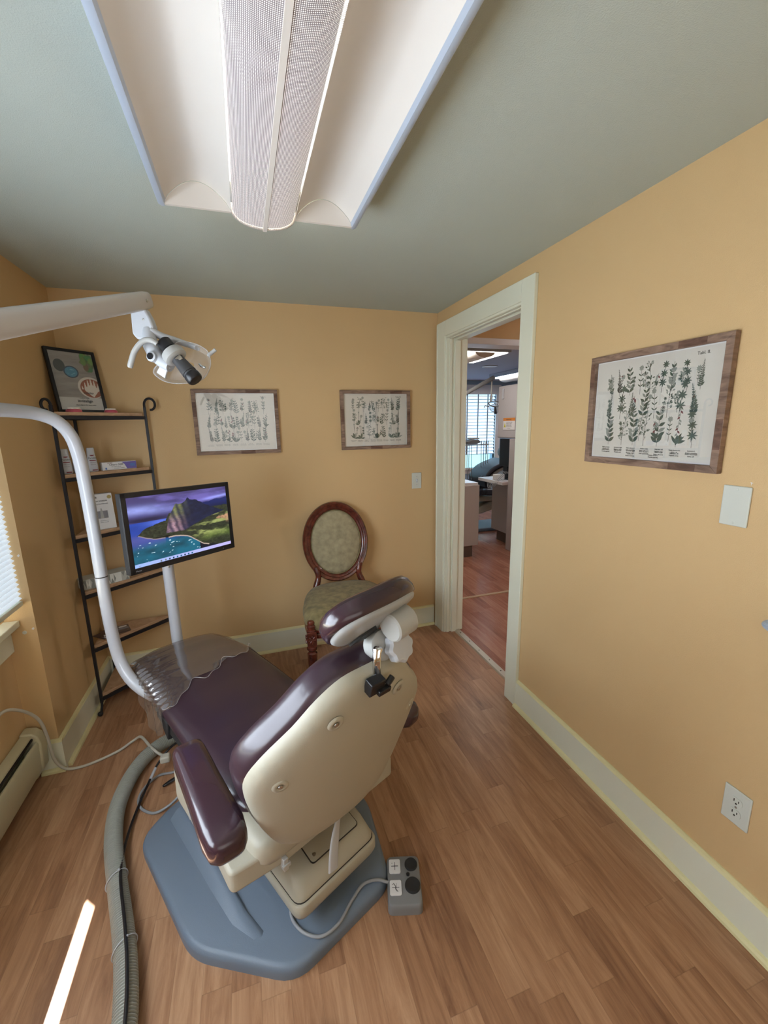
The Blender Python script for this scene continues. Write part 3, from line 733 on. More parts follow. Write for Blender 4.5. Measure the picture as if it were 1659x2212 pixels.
# ================================================================== CORNER SHELF
P1, P2, P3 = Vector((-.865, 2.455)), Vector((-.525, 2.752)), Vector((-.872, 2.755))
LEV = [.095, .385, .69, .995, 1.308, 1.612]
t = thing('corner_shelf', 'six-tier corner shelf of black iron and pine standing in the left back corner', 'shelf unit', (-.78, 2.66, 0))
def post(x, y, z0, z1): return MB().box(x-.0065, x+.0065, y-.0065, y+.0065, z0, z1)
def curl(cx, cy, cz, dx, dy, s, up=True):
    """scroll at a post end; (dx,dy) the way it curls outwards"""
    pts = []
    for k in range(22):
        a = k/21*PI*1.55; r_ = .030-.008*k/21
        off = .030-r_*math.cos(a); pts.append((cx+dx*off*s, cy+dy*off*s, cz+(1 if up else -1)*r_*math.sin(a)*s*1.25))
    return pts
for (p, d) in ((P1, Vector((-.55, -.83))), (P2, Vector((1, 0)))):
    mb = post(p.x, p.y, .05, LEV[-1]+.03)
    top = LEV[-1]+.03
    if p is P1: mb.tube([(p.x, p.y, top-.005)]+curl(p.x, p.y, top, d.x, d.y, .8), .0065, 8)
    else: mb.tube([(p.x, p.y, top-.005)]+curl(p.x, p.y, top+.015, d.x, d.y, 1.0), .0065, 8)
    e = Vector((.1, -1)).normalized() if p is P1 else Vector((.3, -.95)).normalized()
    mb.tube([(p.x, p.y, .055), (p.x+e.x*.004, p.y+e.y*.008, .035), (p.x+e.x*.012, p.y+e.y*.028, .018), (p.x+e.x*.016, p.y+e.y*.045, .014)], .0065, 8)
    mb.sphere((p.x+e.x*.016, p.y+e.y*.05, .014), .0135, 12)
    obj('post', mb, M['iron'], t, smooth=40)
obj('post', post(P3.x, P3.y, 0, LEV[-1]), M['iron'], t)
for k, z in enumerate(LEV):
    mb = MB()
    for a, b in ((P1, P2), (P2, P3), (P3, P1)):
        d = (b-a).normalized(); n_ = Vector((-d.y, d.x))*.005
        mb.prism([(a+n_)[:], (b+n_)[:], (b-n_)[:], (a-n_)[:]], z-.036, z-.018)
    obj('shelf_frame', mb, M['iron'], t)
    c = (P1+P2+P3)/3
    q = [c+(p-c)*.985 for p in (P1+Vector((0, .008)), P2+Vector((-.01, 0)), P3)]
    obj('shelf_board', MB().prism([x[:] for x in q], z-.018, z), M['shelfwood'], t, bevel=.0015)

# things on the shelf: diagonal direction of the shelf front
fd = (P2-P1).normalized(); fn = Vector((fd.y, -fd.x))         # along the front, towards the room
def sp(a, b): p = P1+fd*a-fn*b; return p
# framed poster leaning in the corner
bl, br = Vector((-.868, 2.553, LEV[5])), Vector((-.702, 2.722, LEV[5]))
ex = (br-bl).normalized(); back = Vector((-ex.y, ex.x, 0)); ey = (Vector((0, 0, 1))+back*.17).normalized()
PW, PH = (br-bl).length, .322
TP = frame((bl+br)/2+ey*PH/2, ex, ey)
t = thing('framed_poster', 'black framed coffee and clear-aligner advertisement leaning on the top shelf', 'framed picture', tuple((bl+br)/2))
mb = MB(); fw = .014
for (x0, x1, y0, y1) in ((-PW/2, PW/2, -PH/2, -PH/2+fw), (-PW/2, PW/2, PH/2-fw, PH/2), (-PW/2, -PW/2+fw, -PH/2+fw, PH/2-fw), (PW/2-fw, PW/2, -PH/2+fw, PH/2-fw)): mb.box(x0, x1, y0, y1, -.008, .008)
mb.xf(TP); obj('frame', mb, M['black'], t, bevel=.001)
mb = MB().box(-PW/2+fw, PW/2-fw, -PH/2+fw, PH/2-fw, -.006, -.002).xf(TP); obj('backing', mb, M['black'], t)
def poster_fn(u, v):
    X = u*.68; Y = v
    g = fbm(X*4, Y*26, 4); col = np.stack([s2l(150)+.18*(g-.5)]*3, -1)*np.array([1, .95, .92])+np.array([.02, .01, .0])
    def ell(cx, cy, rx, ry, c, e=.02):
        d = np.sqrt(((X-cx)/rx)**2+((Y-cy)/ry)**2); a = 1-sstep(1-e, 1+e, d); return a[..., None], d
    def put(a, c):
        nonlocal col
        col = col*(1-a)+np.asarray(c)*a
    for k in range(36):
        cx, cy = .50+.16*_rg.rand(), .72+.26*_rg.rand(); a_, _ = ell(cx, cy, .02+.03*_rg.rand(), .025+.05*_rg.rand(), 0, .2); put(a_, s2l([60+60*_rg.rand(), 90+70*_rg.rand(), 50+30*_rg.rand()]))
    a_, _ = ell(.13, .76, .085, .105, 0); put(a_, s2l([52, 58, 60]))
    a_, _ = ell(.29, .66, .115, .105, 0); put(a_, s2l([36, 66, 92])); a_, _ = ell(.29, .66, .095, .085, 0); put(a_, s2l([70, 140, 175]))
    a_, d = ell(.29, .66, .06, .05, 0, .3); put(a_*(fbm(X*30, Y*30, 3)[..., None] > .5), s2l([120, 180, 205]))
    a_, _ = ell(.55, .40, .21, .19, 0); put(a_, s2l([222, 216, 208])); a_, d = ell(.56, .39, .185, .165, 0); put(a_, s2l([158, 84, 56]))
    w_ = (np.abs(X-.56)*5+np.abs(Y-.38)*5+.35*np.sin(X*120)*sstep(.3, .5, Y) < .62+.25*fbm(X*9, Y*9, 3)); put(w_[..., None]*1.0, s2l([232, 224, 214]))
    pan = (v < .22); put(pan[..., None]*1.0, s2l([206, 205, 202]))
    return col
pic = picture('poster_print', poster_fn, 140, 200, TP @ Matrix.Translation((0, 0, .001)), PW-2*fw, PH-2*fw, M['poster'], t)
mb = MB(); text_into(mb, 'invisalign', .021, TP @ Matrix.Translation((.018, -.107, .002)), align='CENTER', bold=.0003)
text_into(mb, 'ready to smile', .008, TP @ Matrix.Translation((.018, -.088, .002)), align='CENTER'); text_into(mb, 'clear aligners for every smile', .0085, TP @ Matrix.Translation((.018, -.124, .002)), align='CENTER')
obj('poster_lettering', mb, M['textdark'], pic)
mb = MB(); text_into(mb, 'invisalign', .014, TP @ Matrix.Translation((.045, -.062, .002)), align='CENTER'); obj('cup_lettering', mb, M['textdark'], pic)
obj('glass', MB().box(-PW/2+fw, PW/2-fw, -PH/2+fw, PH/2-fw, .004, .0045).xf(TP), M['picglass'], t)
# denture models
def denture(label, c, s_, rz):
    t = thing('denture_model', label, 'dental model', (c[0], c[1], c[2]), rz)
    T = Matrix.Translation(c) @ Matrix.Rotation(rz, 4, 'Z')
    arc = [(math.cos(a)*.024*s_, -math.sin(a)*.028*s_+.012*s_) for a in np.linspace(-.15, PI+.15, 15)]
    rings = []
    for (x, y) in arc:
        d = Vector((x, y-.012*s_)).normalized(); rings.append([Vector((x+d.x*r_, y+d.y*r_, z)) for r_, z in ((.011*s_, 0), (.010*s_, .010*s_), (.004*s_, .016*s_), (-.004*s_, .016*s_), (-.008*s_, .008*s_), (-.009*s_, 0))])
    obj('gum', MB().loft(rings), M['gum'], t, smooth=50, local=True)
    mb = MB()
    for (x, y) in arc[1:-1]: mb.sphere((x, y, .019*s_), .0042*s_, 8, sz=1.5)
    obj('teeth', mb, M['tooth'], t, smooth=60, local=True)
p = sp(.115, .035); denture('pink denture model on the top shelf in front of the framed poster', (p.x, p.y, LEV[5]), 1.0, R(40))
p = sp(.285, .030); denture('smaller pink denture model on the top shelf beside the right post', (p.x, p.y, LEV[5]), .9, R(20))
# mouthwash bottles
def bottle(label, c, rz):
    t = thing('mouthwash_bottle', label, 'bottle', c, rz, None)
    rings = []
    for z, a, b in ((0, .021, .013), (.004, .024, .0155), (.03, .025, .016), (.06, .022, .0145), (.085, .0185, .013), (.10, .0175, .0125)):
        rings.append([Vector((x, y, z)) for x, y in superellipse(20, a, b, 2.6)])
    obj('bottle_body', MB().loft(rings), M['white'], t, smooth=50, local=True)
    rings = [[Vector((x, y, z)) for x, y in superellipse(20, a, b, 2.6)] for z, a, b in ((.1005, .0175, .0125), (.118, .0172, .0122), (.124, .015, .011))]
    obj('cap', MB().loft(rings), M['white'], t, smooth=40, local=True)
    TF = Matrix.Translation((0, -.0175, 0)) @ Matrix.Rotation(R(90), 4, 'X')
    obj('badge', MB().prism([(.010*math.cos(a), .087+.005*math.sin(a)) for a in np.linspace(PI*1.0, 2*PI, 12)], -.0165, -.0160+.002, axis=1), M['redlabel'], t, local=True)
    obj('stripe', MB().box(-.014, .014, -.0178, -.0166, .056, .060), M['redlabel'], t, local=True)
    obj('volume_bar', MB().box(-.006, .017, -.0178, -.0160, .006, .011), M['redlabel'], t, local=True)
    mb = MB(); text_into(mb, 'Peridex', .012, TF @ Matrix.Translation((0, .068, 0)), 0, 'CENTER')
    text_into(mb, 'oral rinse', .007, TF @ Matrix.Translation((0, .046, 0)), 1, 'CENTER'); text_into(mb, 'alcohol free', .005, TF @ Matrix.Translation((0, .036, 0)), 1, 'CENTER')
    obj('lettering', mb, [M['textdark'], M['textgrey']], t, local=True)
    return t
for (a, b, lb) in ((.040, .045, 'white mouthwash bottle on the second shelf beside the left post'), (.100, .060, 'white mouthwash bottle half hidden behind the bent lamp tube'), (.160, .045, 'white mouthwash bottle on the second shelf next to the violet and white carton')):
    p = sp(a, b); bottle(lb, (p.x, p.y, LEV[4]), R(30))['group'] = 'mouthwash bottles on the second shelf'
# violet carton
p = sp(.290, .045); t = thing('toothpaste_carton', 'flat white and violet carton on the second shelf', 'carton', (p.x, p.y, LEV[4]), R(33))
obj('box', MB().box(-.085, .085, -.02, .02, 0, .042), M['whitelabel'], t, bevel=.001, local=True)
mb = MB(); TF = Matrix.Translation((0, -.0205, 0)) @ Matrix.Rotation(R(90), 4, 'X')
mb.prism([(.035, .002), (.084, .002), (.084, .040), (.010, .040), (.024, .028)], -.0206, -.020, axis=1, mi=0)
text_into(mb, 'Clinpro 5000', .013, TF @ Matrix.Translation((-.052, .024, 0)), 1); text_into(mb, '3M ESPE', .007, TF @ Matrix.Translation((-.06, .035, 0)), 2)
text_into(mb, '1.1% sodium fluoride', .006, TF @ Matrix.Translation((-.045, .015, 0)), 3); text_into(mb, 'anti-cavity toothpaste', .006, TF @ Matrix.Translation((-.03, .007, 0)), 3)
mb.box(.052, .078, -.0209, -.0206, .014, .030, 4); mb.box(-.072, -.064, -.0209, -.0203, .004, .014, 4)
obj('print', mb, [M['purplelabel'], M['textdark'], M['redlabel'], M['textgrey'], M['bluelabel']], t, local=True)
# white boxed toothbrush kit
p = sp(.168, .060); t = thing('boxed_toothbrush_kit', 'upright white wedge-sided box with grey printing on the third shelf', 'box', (p.x, p.y, LEV[3]), R(28))
mb = MB(); mb.loft([[Vector((x, y, z)) for x, y in ((-a, -b), (a, -b), (a, .03), (-a, .03))] for z, a, b in ((0, .062, .032), (.19, .062, .012))])
obj('box', mb, M['whitelabel'], t, bevel=.002, local=True)
mb = MB(); TF = frame((0, -.0325, 0), (1, 0, 0), (0, .02, .19)) @ Matrix.Translation((0, 0, .0006))
text_into(mb, 'waterpik', .013, TF @ Matrix.Translation((-.055, .170, 0)), 0, bold=.0003); text_into(mb, 'SONIC-FUSION', .010, TF @ Matrix.Translation((.002, .150, 0)), 0, 'CENTER'); text_into(mb, 'flossing toothbrush', .010, TF @ Matrix.Translation((0, .135, 0)), 1, 'CENTER')
text_into(mb, '2 in 1', .012, TF @ Matrix.Translation((-.03, .112, 0)), 0, 'CENTER', bold=.0004)
a = len(mb.v); mb.box(-.028, .030, .060, .10, 0, .0006, 1); mb.box(-.030, -.024, .062, .09, .0004, .001, 0); mb.prism([(-.006, .06), (.010, .06), (.008, .095), (.004, .115), (0, .115), (-.004, .095)], .0006, .001, mi=2); mb.prism([(-.034, .012), (-.018, .012), (-.022, .03), (-.024, .052), (-.027, .052), (-.030, .03)], 0, .0008, mi=1); mb.xf(TF, a)
a = len(mb.v); mb.lathe([(.010, 0), (.010, .0008), (.001, .0008)], (.048, .172, 0), seg=18, mi=3); mb.xf(TF, a)
text_into(mb, 'clinically proven', .006, TF @ Matrix.Translation((-.01, .045, 0)), 1); text_into(mb, 'plaque removal', .006, TF @ Matrix.Translation((-.01, .036, 0)), 1)
obj('print', mb, [M['textdark'], M['textgrey'], M['knob'], M['gold']], t, local=True)
# faceted silver carton
p = sp(.135, .065); t = thing('tissue_box', 'long low carton with a faceted silver pattern on the fourth shelf', 'tissue box', (p.x, p.y, LEV[2]), R(32))
obj('box', MB().box(-.115, .115, -.045, .045, 0, .055), M['foil'], t, bevel=.001, local=True)
mb = MB(); rn = random.Random(2)
for k in range(12):
    x0 = -.112+k*.0187; x1 = x0+.0187; xm = (x0+x1)/2; zt = rn.uniform(.02, .036)
    for tri in (((x0, .002), (x1, .002), (xm, zt)), ((x0, .053), (x1, .053), (xm, zt)), ((x0, .002), (x0, .053), (xm, zt)), ((x1, .002), (x1, .053), (xm, zt))):
        mb.prism(list(tri), -.0458-rn.random()*.0002, -.0452, axis=1, mi=rn.choice([0, 1, 2]))
for k in range(4):
    mb.prism([(-.045+k*.022, .002), (-.023+k*.022, .03), (-.045+k*.022, .053)], -.1155, -.1152, axis=0, mi=k % 3)
obj('facets', mb, [M['foil'], M['foildark'], M['foillight']], t, local=True)
# printed leaflets
for i, (a, b, rz, lb) in enumerate(((.135, .085, 50, 'dark glossy photo leaflet lying on the fifth shelf, under another'), (.155, .070, 22, 'dark and white glossy leaflet lying on top of another on the fifth shelf'))):
    p = sp(a, b); z = LEV[1]+.001+i*.0045
    mb = MB(); mb.box(-.07, .07, -.05, .05, 0, .002); mb.box(-.06, .01, -.045, -.02, .002, .0024, 1); mb.box(-.02, .066, -.01, .015, .002, .0024, 2); mb.box(.02, .06, .02, .04, .002, .0024, 1)
    T = Matrix.Translation((p.x, p.y, z)) @ Matrix.Rotation(R(rz), 4, 'Z')
    tag(obj('leaflet', mb.xf(T), [M['photo'], M['whitelabel'], M['textgrey']], at=(p.x, p.y, z)), lb, 'leaflet')

# ================================================================== LAMP TUBE AND DENTAL LAMP
t = thing('lamp_tube', 'bent white enamel tube rising from under the chair foot and turning off to the left', 'support pole', (-.60, 1.93, .40))
path = spline([(-.44, 1.80, .42), (-.506, 1.859, .438), (-.555, 1.900, .478), (-.590, 1.935, .545), (-.606, 1.950, .64), (-.612, 1.952, .78), (-.614, 1.955, .92)], 8)
obj('lower_tube', MB().tube(path, .0235, 24), M['tube'], t, smooth=50)
path = spline([(-.614, 1.955, .925), (-.616, 1.957, 1.10), (-.622, 1.965, 1.30), (-.628, 1.965, 1.42), (-.640, 1.955, 1.50), (-.668, 1.93, 1.555), (-.712, 1.890, 1.583), (-.755, 1.815, 1.592), (-.80, 1.70, 1.595), (-.84, 1.55, 1.597), (-.86, 1.38, 1.60)], 8)
obj('upper_tube', MB().tube(path, .0235, 24), M['tube'], t, smooth=50)
obj('tube_joint', MB().tube([(-.614, 1.955, .921), (-.614, 1.955, .926)], .0222, 24), M['slot'], t)
obj('pivot', MB().lathe([(.03, -.05), (.034, -.04), (.034, .05), (.028, .06)], (-.86, 1.38, 1.60), seg=24), M['tube'], t, smooth=40)

LO = Vector((-.2, 1.61, 1.75)); _n = Vector((.306, .952, 0)).normalized(); LX_ = Vector((_n.y, -_n.x, 0))
TL = frame(LO, LX_, (0, 0, 1))           # x right, y up, z towards the camera
t = thing('dental_lamp', 'white articulated dental lamp with a clear shield hanging at the upper left', 'dental lamp', tuple(LO))
# arm
a0 = Vector((-.86, .55, 1.48)); a1 = Vector((-.262, 1.665, 1.938)); d = (a1-a0).normalized(); sx = d.cross(Vector((0, 0, 1))).normalized(); up = sx.cross(d)
rings = []
for (s_, hw, hh) in ((0, .026, .035), (.3, .026, .035), (.93, .022, .028), (.975, .021, .027), (.992, .018, .024), (1.0, .010, .016)):
    c = a0+(a1-a0)*s_; rings.append([c+sx*x+up*y for x, y in superellipse(28, hw, hh, 3.2)])
arm = obj('arm', MB().loft(rings), M['armpaint'], t, smooth=50)
obj('arm_screw', MB().lathe([(.005, 0), (.005, .003), (.001, .004)], a0+(a1-a0)*.968+sx*.022, sx, 12), M['steel'], arm)
obj('pivot_column', MB().lathe([(.03, -.02), (.034, -.01), (.034, .08), (.026, .09)], (-.86, .55, 1.43), seg=24), M['armpaint'], t, smooth=40)
mb = MB().tube([(-.86, 1.38, 1.63), (-.90, .95, 1.50), (-.86, .55, 1.43)], .02, 16); obj('link_tube', mb, M['tube'], t, smooth=50)
def L3(x, y, z=0): return TL @ Vector((x, y, z))
obj('stem', MB().tube([L3(-.086, .178, 0), L3(-.086, .140, 0)], .0085, 16), M['chrome'], t, smooth=50)
mb = MB().prism([(-.112, .150), (-.070, .150), (-.056, .119), (-.048, .090), (-.070, .075), (-.086, .055), (-.108, .058), (-.120, .074), (-.118, .140)], -.016, .016).xf(TL)
hs = obj('lamp_bracket', mb, M['white'], t, bevel=.006, seg=3)
for (x, y) in ((-.107, .139), (-.078, .116), (-.079, .084)): obj('bracket_screw', MB().lathe([(.0032, 0), (.0032, .0015), (.001, .0018)], (x, y, .0155), seg=10).xf(TL), M['steel'], hs)
# yoke: bulky curved collar leading to the lens barrel
path = [L3(*p) for p in spline([(-.072, .088, 0), (-.068, .055, .01), (-.060, .020, .012), (-.035, -.010, .014), (-.005, -.030, .02)], 6)]
obj('yoke', MB().tube(path, [.019+.004*math.sin(PI*i/(len(path)-1)) for i in range(len(path))], 18), M['white'], t, smooth=60)
path = [L3(*p) for p in spline([(-.066, .086, 0), (-.040, .070, -.01), (.0, .058, -.02), (.045, .042, -.02), (.075, .030, -.01)], 6)]
obj('upper_bow', MB().tube(path, [.022-.010*i/(len(path)-1) for i in range(len(path))], 16, squash=.6), M['clear'] if 0 else M['white'], t, smooth=60)
path = [L3(*p) for p in spline([(-.098, .060, .0), (-.094, .035, 0), (-.086, .015, .0)], 5)]
obj('bracket_rod', MB().tube(path, .004, 8), M['chrome'], t, smooth=60)
obj('tilt_pivot', MB().lathe([(.012, -.012), (.016, -.010), (.016, .012), (.012, .014)], L3(-.053, -.002, .03), TL.to_3x3() @ Vector((-.2, .1, 1)), 22), M['white'], t, smooth=40)
obj('pivot_cap', MB().lathe([(.0105, 0), (.0105, .002), (.001, .002)], L3(-.0560, -.0005, .0445), TL.to_3x3() @ Vector((-.2, .1, 1)), 20), M['black'], t, smooth=40)
dv = TL.to_3x3() @ Vector((.60, -.72, .12)); dv.normalize()
obj('rear_cap', MB().lathe([(.019, -.016), (.0225, -.012), (.023, .018), (.020, .020)], L3(-.010, .036, .025), dv, 26), M['black'], t, smooth=40)
obj('collar_ring', MB().lathe([(.020, 0), (.033, .003), (.036, .010), (.036, .028), (.030, .032), (.022, .033)], L3(.003, .016, .027), dv, 30), M['knob'], t, smooth=40)
obj('lens_barrel', MB().lathe([(.019, .0), (.019, .01), (.023, .055), (.024, .062), (.022, .063), (.022, .068)], L3(.022, -.006, .030), dv, 28), mat('dark_grey_barrel', (.05, .05, .052), .5), t, smooth=40)
obj('lens_tip', MB().lathe([(.0225, .0), (.0248, .002), (.0253, .020), (.022, .025), (.001, .026)], L3(.022, -.006, .030)+dv*.069, dv, 28), M['black'], t, smooth=40)
obj('lens_clip', MB().box(-.008, .008, -.010, .010, -.004, .004).xf(frame(L3(.036, -.010, .046), dv, LX_)), M['steel'], t, bevel=.002)
# clear shield: a shallow curved shell
out2 = [(.020, .044), (.071, .042), (.107, .026), (.122, .008), (.124, -.027), (.106, -.060), (.078, -.078), (.020, -.084), (-.020, -.080), (-.050, -.066), (-.066, -.046), (-.051, -.026), (-.025, -.020)]
oc = [Vector((p[0], p[1], 0)) for p in spline([(a, b, 0) for a, b in out2], 3, closed=True)]; cc = Vector((.035, -.025, 0))
rings = []
for f_, zz in ((1.0, .018), (.99, .010), (.93, -.004), (.75, -.016), (.5, -.022), (.2, -.024)):
    rings.append([TL @ (cc+(p-cc)*f_+Vector((0, 0, zz))) for p in oc])
shd = obj('clear_shield', MB().loft(rings, cap=False), M['clear'], t, smooth=60)
obj('shield_rim', MB().tube([TL @ (p+Vector((0, 0, .018))) for p in oc+[oc[0]]], .0014, 6), M['clear'], shd, smooth=60)
mb = MB().prism([(-.062, -.046), (-.048, -.026), (-.020, -.022), (-.036, -.066)], -.002, .006).xf(TL); obj('corner_pad', mb, M['whitelabel'], shd, bevel=.001)
for (a, b) in (((-.022, -.028), (-.008, -.034)), ((.092, -.030), (.108, -.036))):
    mb = MB().tube([L3(a[0], a[1], .02), L3(b[0], b[1], .022)], .004, 8); mb.tube([L3(a[0]-.004, a[1]+.006, .02), L3(a[0]+.008, a[1]-.004, .026)], .003, 8); obj('shield_clip', mb, M['chrome'], t, smooth=50)
# handles
path = [L3(*p) for p in spline([(-.026, .035, .05), (-.042, .046, .055), (-.066, .042, .058), (-.095, .014, .058), (-.112, -.018, .056), (-.120, -.036, .054)], 6)]
obj('handle', MB().tube(path, [.0075]*4+[.0085]*(len(path)-6)+[.0075, .006], 14), M['knob'], t, smooth=60)
obj('handle', MB().tube([L3(.112, .004, 0), L3(.126, .014, .0), L3(.139, .023, .0)], .006, 12), M['knob'], t, smooth=60)

# ================================================================== MONITOR ON ITS POST
t = thing('monitor_post', 'straight white round post carrying the monitor behind the chair foot', 'support pole', (-.40, 2.16, 0))
obj('post_tube', MB().tube([(-.40, 2.16, .20), (-.40, 2.16, 1.02)], .0255, 24), M['tube'], t, smooth=50)
obj('post_foot', MB().lathe([(.10, 0), (.10, .012), (.04, .03), (.034, .20), (.03, .22)], (-.40, 2.16, 0), seg=28), M['base'], t, smooth=40)
obj('post_screw', MB().lathe([(.005, 0), (.005, .002), (.001, .003)], (-.392, 2.137, .880), (.3, -1, 0), 10), M['steel'], t)
mr, mu, md = cam_axes(-.728, -.053, -.03)
MO = Vector((-.283, 1.999, 1.107)); TM = frame(MO, mr, mu)      # z towards the viewer
mw_, mh_ = .51, .327
t = thing('monitor', 'black flat monitor showing a green mountain coastline, tilted in front of the corner shelf', 'monitor', tuple(MO))
bz = .020
mb = MB(); mb.box(-mw_/2, mw_/2, -mh_/2, mh_/2, -.034, -.006)
for (x0, x1, y0, y1) in ((-mw_/2, -mw_/2+bz, -mh_/2, mh_/2), (mw_/2-bz, mw_/2, -mh_/2, mh_/2), (-mw_/2, mw_/2, mh_/2-.019, mh_/2), (-mw_/2, mw_/2, -mh_/2, -mh_/2+.024)): mb.box(x0, x1, y0, y1, -.006, 0)
mb.xf(TM); obj('casing', mb, M['black'], t, bevel=.0012)
mb = MB().box(-.1, .1, -.08, .08, -.06, -.03).xf(TM); obj('back_bulge', mb, M['black'], t, bevel=.01)
mb = MB().tube([TM @ Vector((.02, -.03, -.05)), Vector((-.385, 2.14, 1.03))], .018, 12); mb.box(-.05, .05, -.05, .05, -.066, -.058); obj('mount', MB().tube([TM @ Vector((.0, -.03, -.05)), Vector((-.39, 2.15, .995))], .02, 14), M['black'], t, smooth=50)
def desk(u, v):
    n1 = fbm(u*5+3, v*9, 6); n2 = fbm(u*22, v*30, 5); n3 = fbm(u*60+5, v*70, 4)
    sky = s2l([70, 70, 150])*(1-v[..., None])*1.3+s2l([95, 85, 150])*v[..., None]*.9
    cl = sstep(.42, .7, fbm(u*3.2+v*2, v*8+1, 6)); band = np.exp(-((v-.80+.10*(u-.15))/.06)**2)*sstep(.62, .1, u)
    sky = sky*(.55+.9*cl[..., None])+band[..., None]*s2l([150, 165, 230])*.8*n1[..., None]*1.6
    sky = sky+np.exp(-((v-.84-.13*(u-.8))/.025)**2)[..., None]*sstep(.6, .9, u)[..., None]*s2l([150, 160, 235])*.7
    sky = sky*(1-.75*np.exp(-((v-.66)/.045)**2)*sstep(.5, .2, u))[..., None]
    col = sky
    sea = v < .63; sc_ = s2l([28, 60, 150])*(.6+.9*n1[..., None])+s2l([90, 110, 190])*(np.exp(-((v-.60)/.05)**2)*sstep(.05, .3, u))[..., None]*.8
    tq = sstep(.36, .22, v-.1*u+.0*u)[..., None]; sc_ = sc_*(1-tq)+tq*(s2l([10, 90, 115])*(.35+1.4*fbm(u*7, v*10, 5)[..., None]**1.2))
    vv = sstep(.20, .42, v)*sstep(.5, .38, v)*(u < .3); sc_ = sc_*(1-.6*vv[..., None])+.6*vv[..., None]*s2l([92, 92, 150])
    foam = (fbm(u*26+v*14, v*42-u*16, 4) > .70)*(v < .33); sc_ = np.where(foam[..., None], s2l([190, 220, 230]), sc_)
    col = np.where(sea[..., None], sc_, col)
    # distant ridge on the right
    ridge = .78+.13*(u-.75)+.03*fbm(u*14, v*0+2, 4)
    dr = (v < ridge)*(u > .64); col = np.where(dr[..., None], s2l([22, 34, 92])*(.45+.9*n1[..., None])*sstep(.5, .85, v)[..., None]+s2l([14, 20, 50])*.5, col)
    # land
    lo = np.interp(u, [0, .055, .12, .20, .30, .42, .52, .60, .68, 1], [.46, .45, .40, .36, .345, .34, .30, .22, .12, .0])+.02*(fbm(u*20, u*0, 4)-.5)
    hi = np.interp(u, [0, .055, .12, .22, .32, .36, .45, 1], [.44, .455, .53, .575, .60, .70, .70, .70])+.02*(fbm(u*25, u*0+4, 4)-.5)
    land = (v > lo)*(v < np.minimum(hi, .72))*(u > .05)
    lc = s2l([50, 56, 40])*(.15+1.6*n3[..., None]**1.3)
    gl = sstep(.45, .62, fbm(u*6+2, v*16, 5))*sstep(.45, .7, u)*sstep(.14, .3, v)*sstep(.66, .5, v); lc = lc*(1-gl[..., None])+gl[..., None]*s2l([150, 160, 95])*(.5+n2[..., None])
    rd = sstep(.5, .62, fbm(u*9+8, v*12+3, 4))*sstep(.72, .9, u)*sstep(.36, .5, v)*sstep(.68, .58, v); lc = lc*(1-rd[..., None])+rd[..., None]*s2l([176, 136, 104])*(.5+n3[..., None])
    gr = np.exp(-((v-.22-.03*np.sin(u*9))/.055)**2)*sstep(.6, .75, u); lc = lc*(1-gr[..., None]*.7)+gr[..., None]*.7*s2l([100, 118, 56])*(.35+1.3*n3[..., None])
    lc = lc*(1-.7*((v < .38)*(u < .35))[..., None]*1.0)
    col = np.where(land[..., None], lc, col)
    beach = np.exp(-((v-lo)/.007)**2)*(u > .33)*(u < .74)+.5*np.exp(-((v-lo)/.006)**2)*(u > .06)*(u < .3)
    col = col*(1-beach[..., None])+beach[..., None]*s2l([215, 190, 175])
    # mountain
    mt = np.interp(u, [.31, .35, .385, .41, .44, .47, .50, .54, .565, .58, .61, .65, .70, .76, .84, .95], [.40, .62, .72, .78, .83, .815, .83, .86, .905, .865, .85, .85, .80, .74, .68, .60])+.02*(fbm(u*40, u*0+1, 4)-.5)
    mb_ = np.interp(u, [.31, .50, .60, .75, .95], [.41, .40, .46, .54, .60])
    m_ = (v < mt)*(v > mb_)*(u > .31)*(u < .95)
    rib = np.sin((u-.40)*95+v*14+4*n1)*.5+.5
    litc = s2l([150, 118, 125])*np.exp(-((u-.40)/.085)**2)[..., None]*sstep(.72, .50, v)[..., None]+s2l([105, 108, 50])*np.exp(-((u-.43)/.08)**2)[..., None]*sstep(.5, .75, v)[..., None]
    mc = s2l([24, 32, 66])*(.25+1.1*n2[..., None])+litc*(.25+1.0*rib[..., None])*(.45+1.1*n3[..., None])
    col = np.where(m_[..., None], mc, col)
    # taskbar
    tb = v < .048; tbc = s2l([150, 180, 235])*(1-u[..., None])+s2l([190, 180, 235])*u[..., None]; col = np.where(tb[..., None], tbc, col)
    return np.clip(col, 0, 1)
scr = picture('screen', desk, 300, 190, TM @ Matrix.Translation((0, .0025, -.0005)), mw_-2*bz-.001, mh_-.0435, M['screen'], t)
mb = MB(); sy = -mh_/2+.024+.006
ic = [(.13, 1), (.15, 1), (.168, 0), (.186, 0), (.204, 2), (.222, 2), (.240, 0), (.258, 2), (.276, 2)]
for x, mi in ic: a = len(mb.v); mb.box(-mw_/2+x-.004, -mw_/2+x+.003, sy-.004, sy+.003, .0006, .0009, mi)
text_into(mb, '66 F', .005, Matrix.Translation((-mw_/2+.035, sy-.002, .0008)), 1); mb.xf(TM @ Matrix.Translation((0, 0, -.0005)))
obj('taskbar_icons', mb, [mat('screen_icon_dark', (.02, .08, .2), .5), mat('screen_icon_grey', (.3, .35, .4), .5), mat('screen_icon_blue', (.03, .25, .5), .5)], scr)
mb = MB(); text_into(mb, 'Planar', .0095, TM @ Matrix.Translation((-mw_/2+.022, -mh_/2+.009, .0004))); obj('maker_lettering', mb, M['textgrey'], t)
mb = MB().box(mw_/2-.07, mw_/2-.066, -mh_/2+.010, -mh_/2+.013, 0, .0008).xf(TM); obj('power_light', mb, M['textgrey'], t)

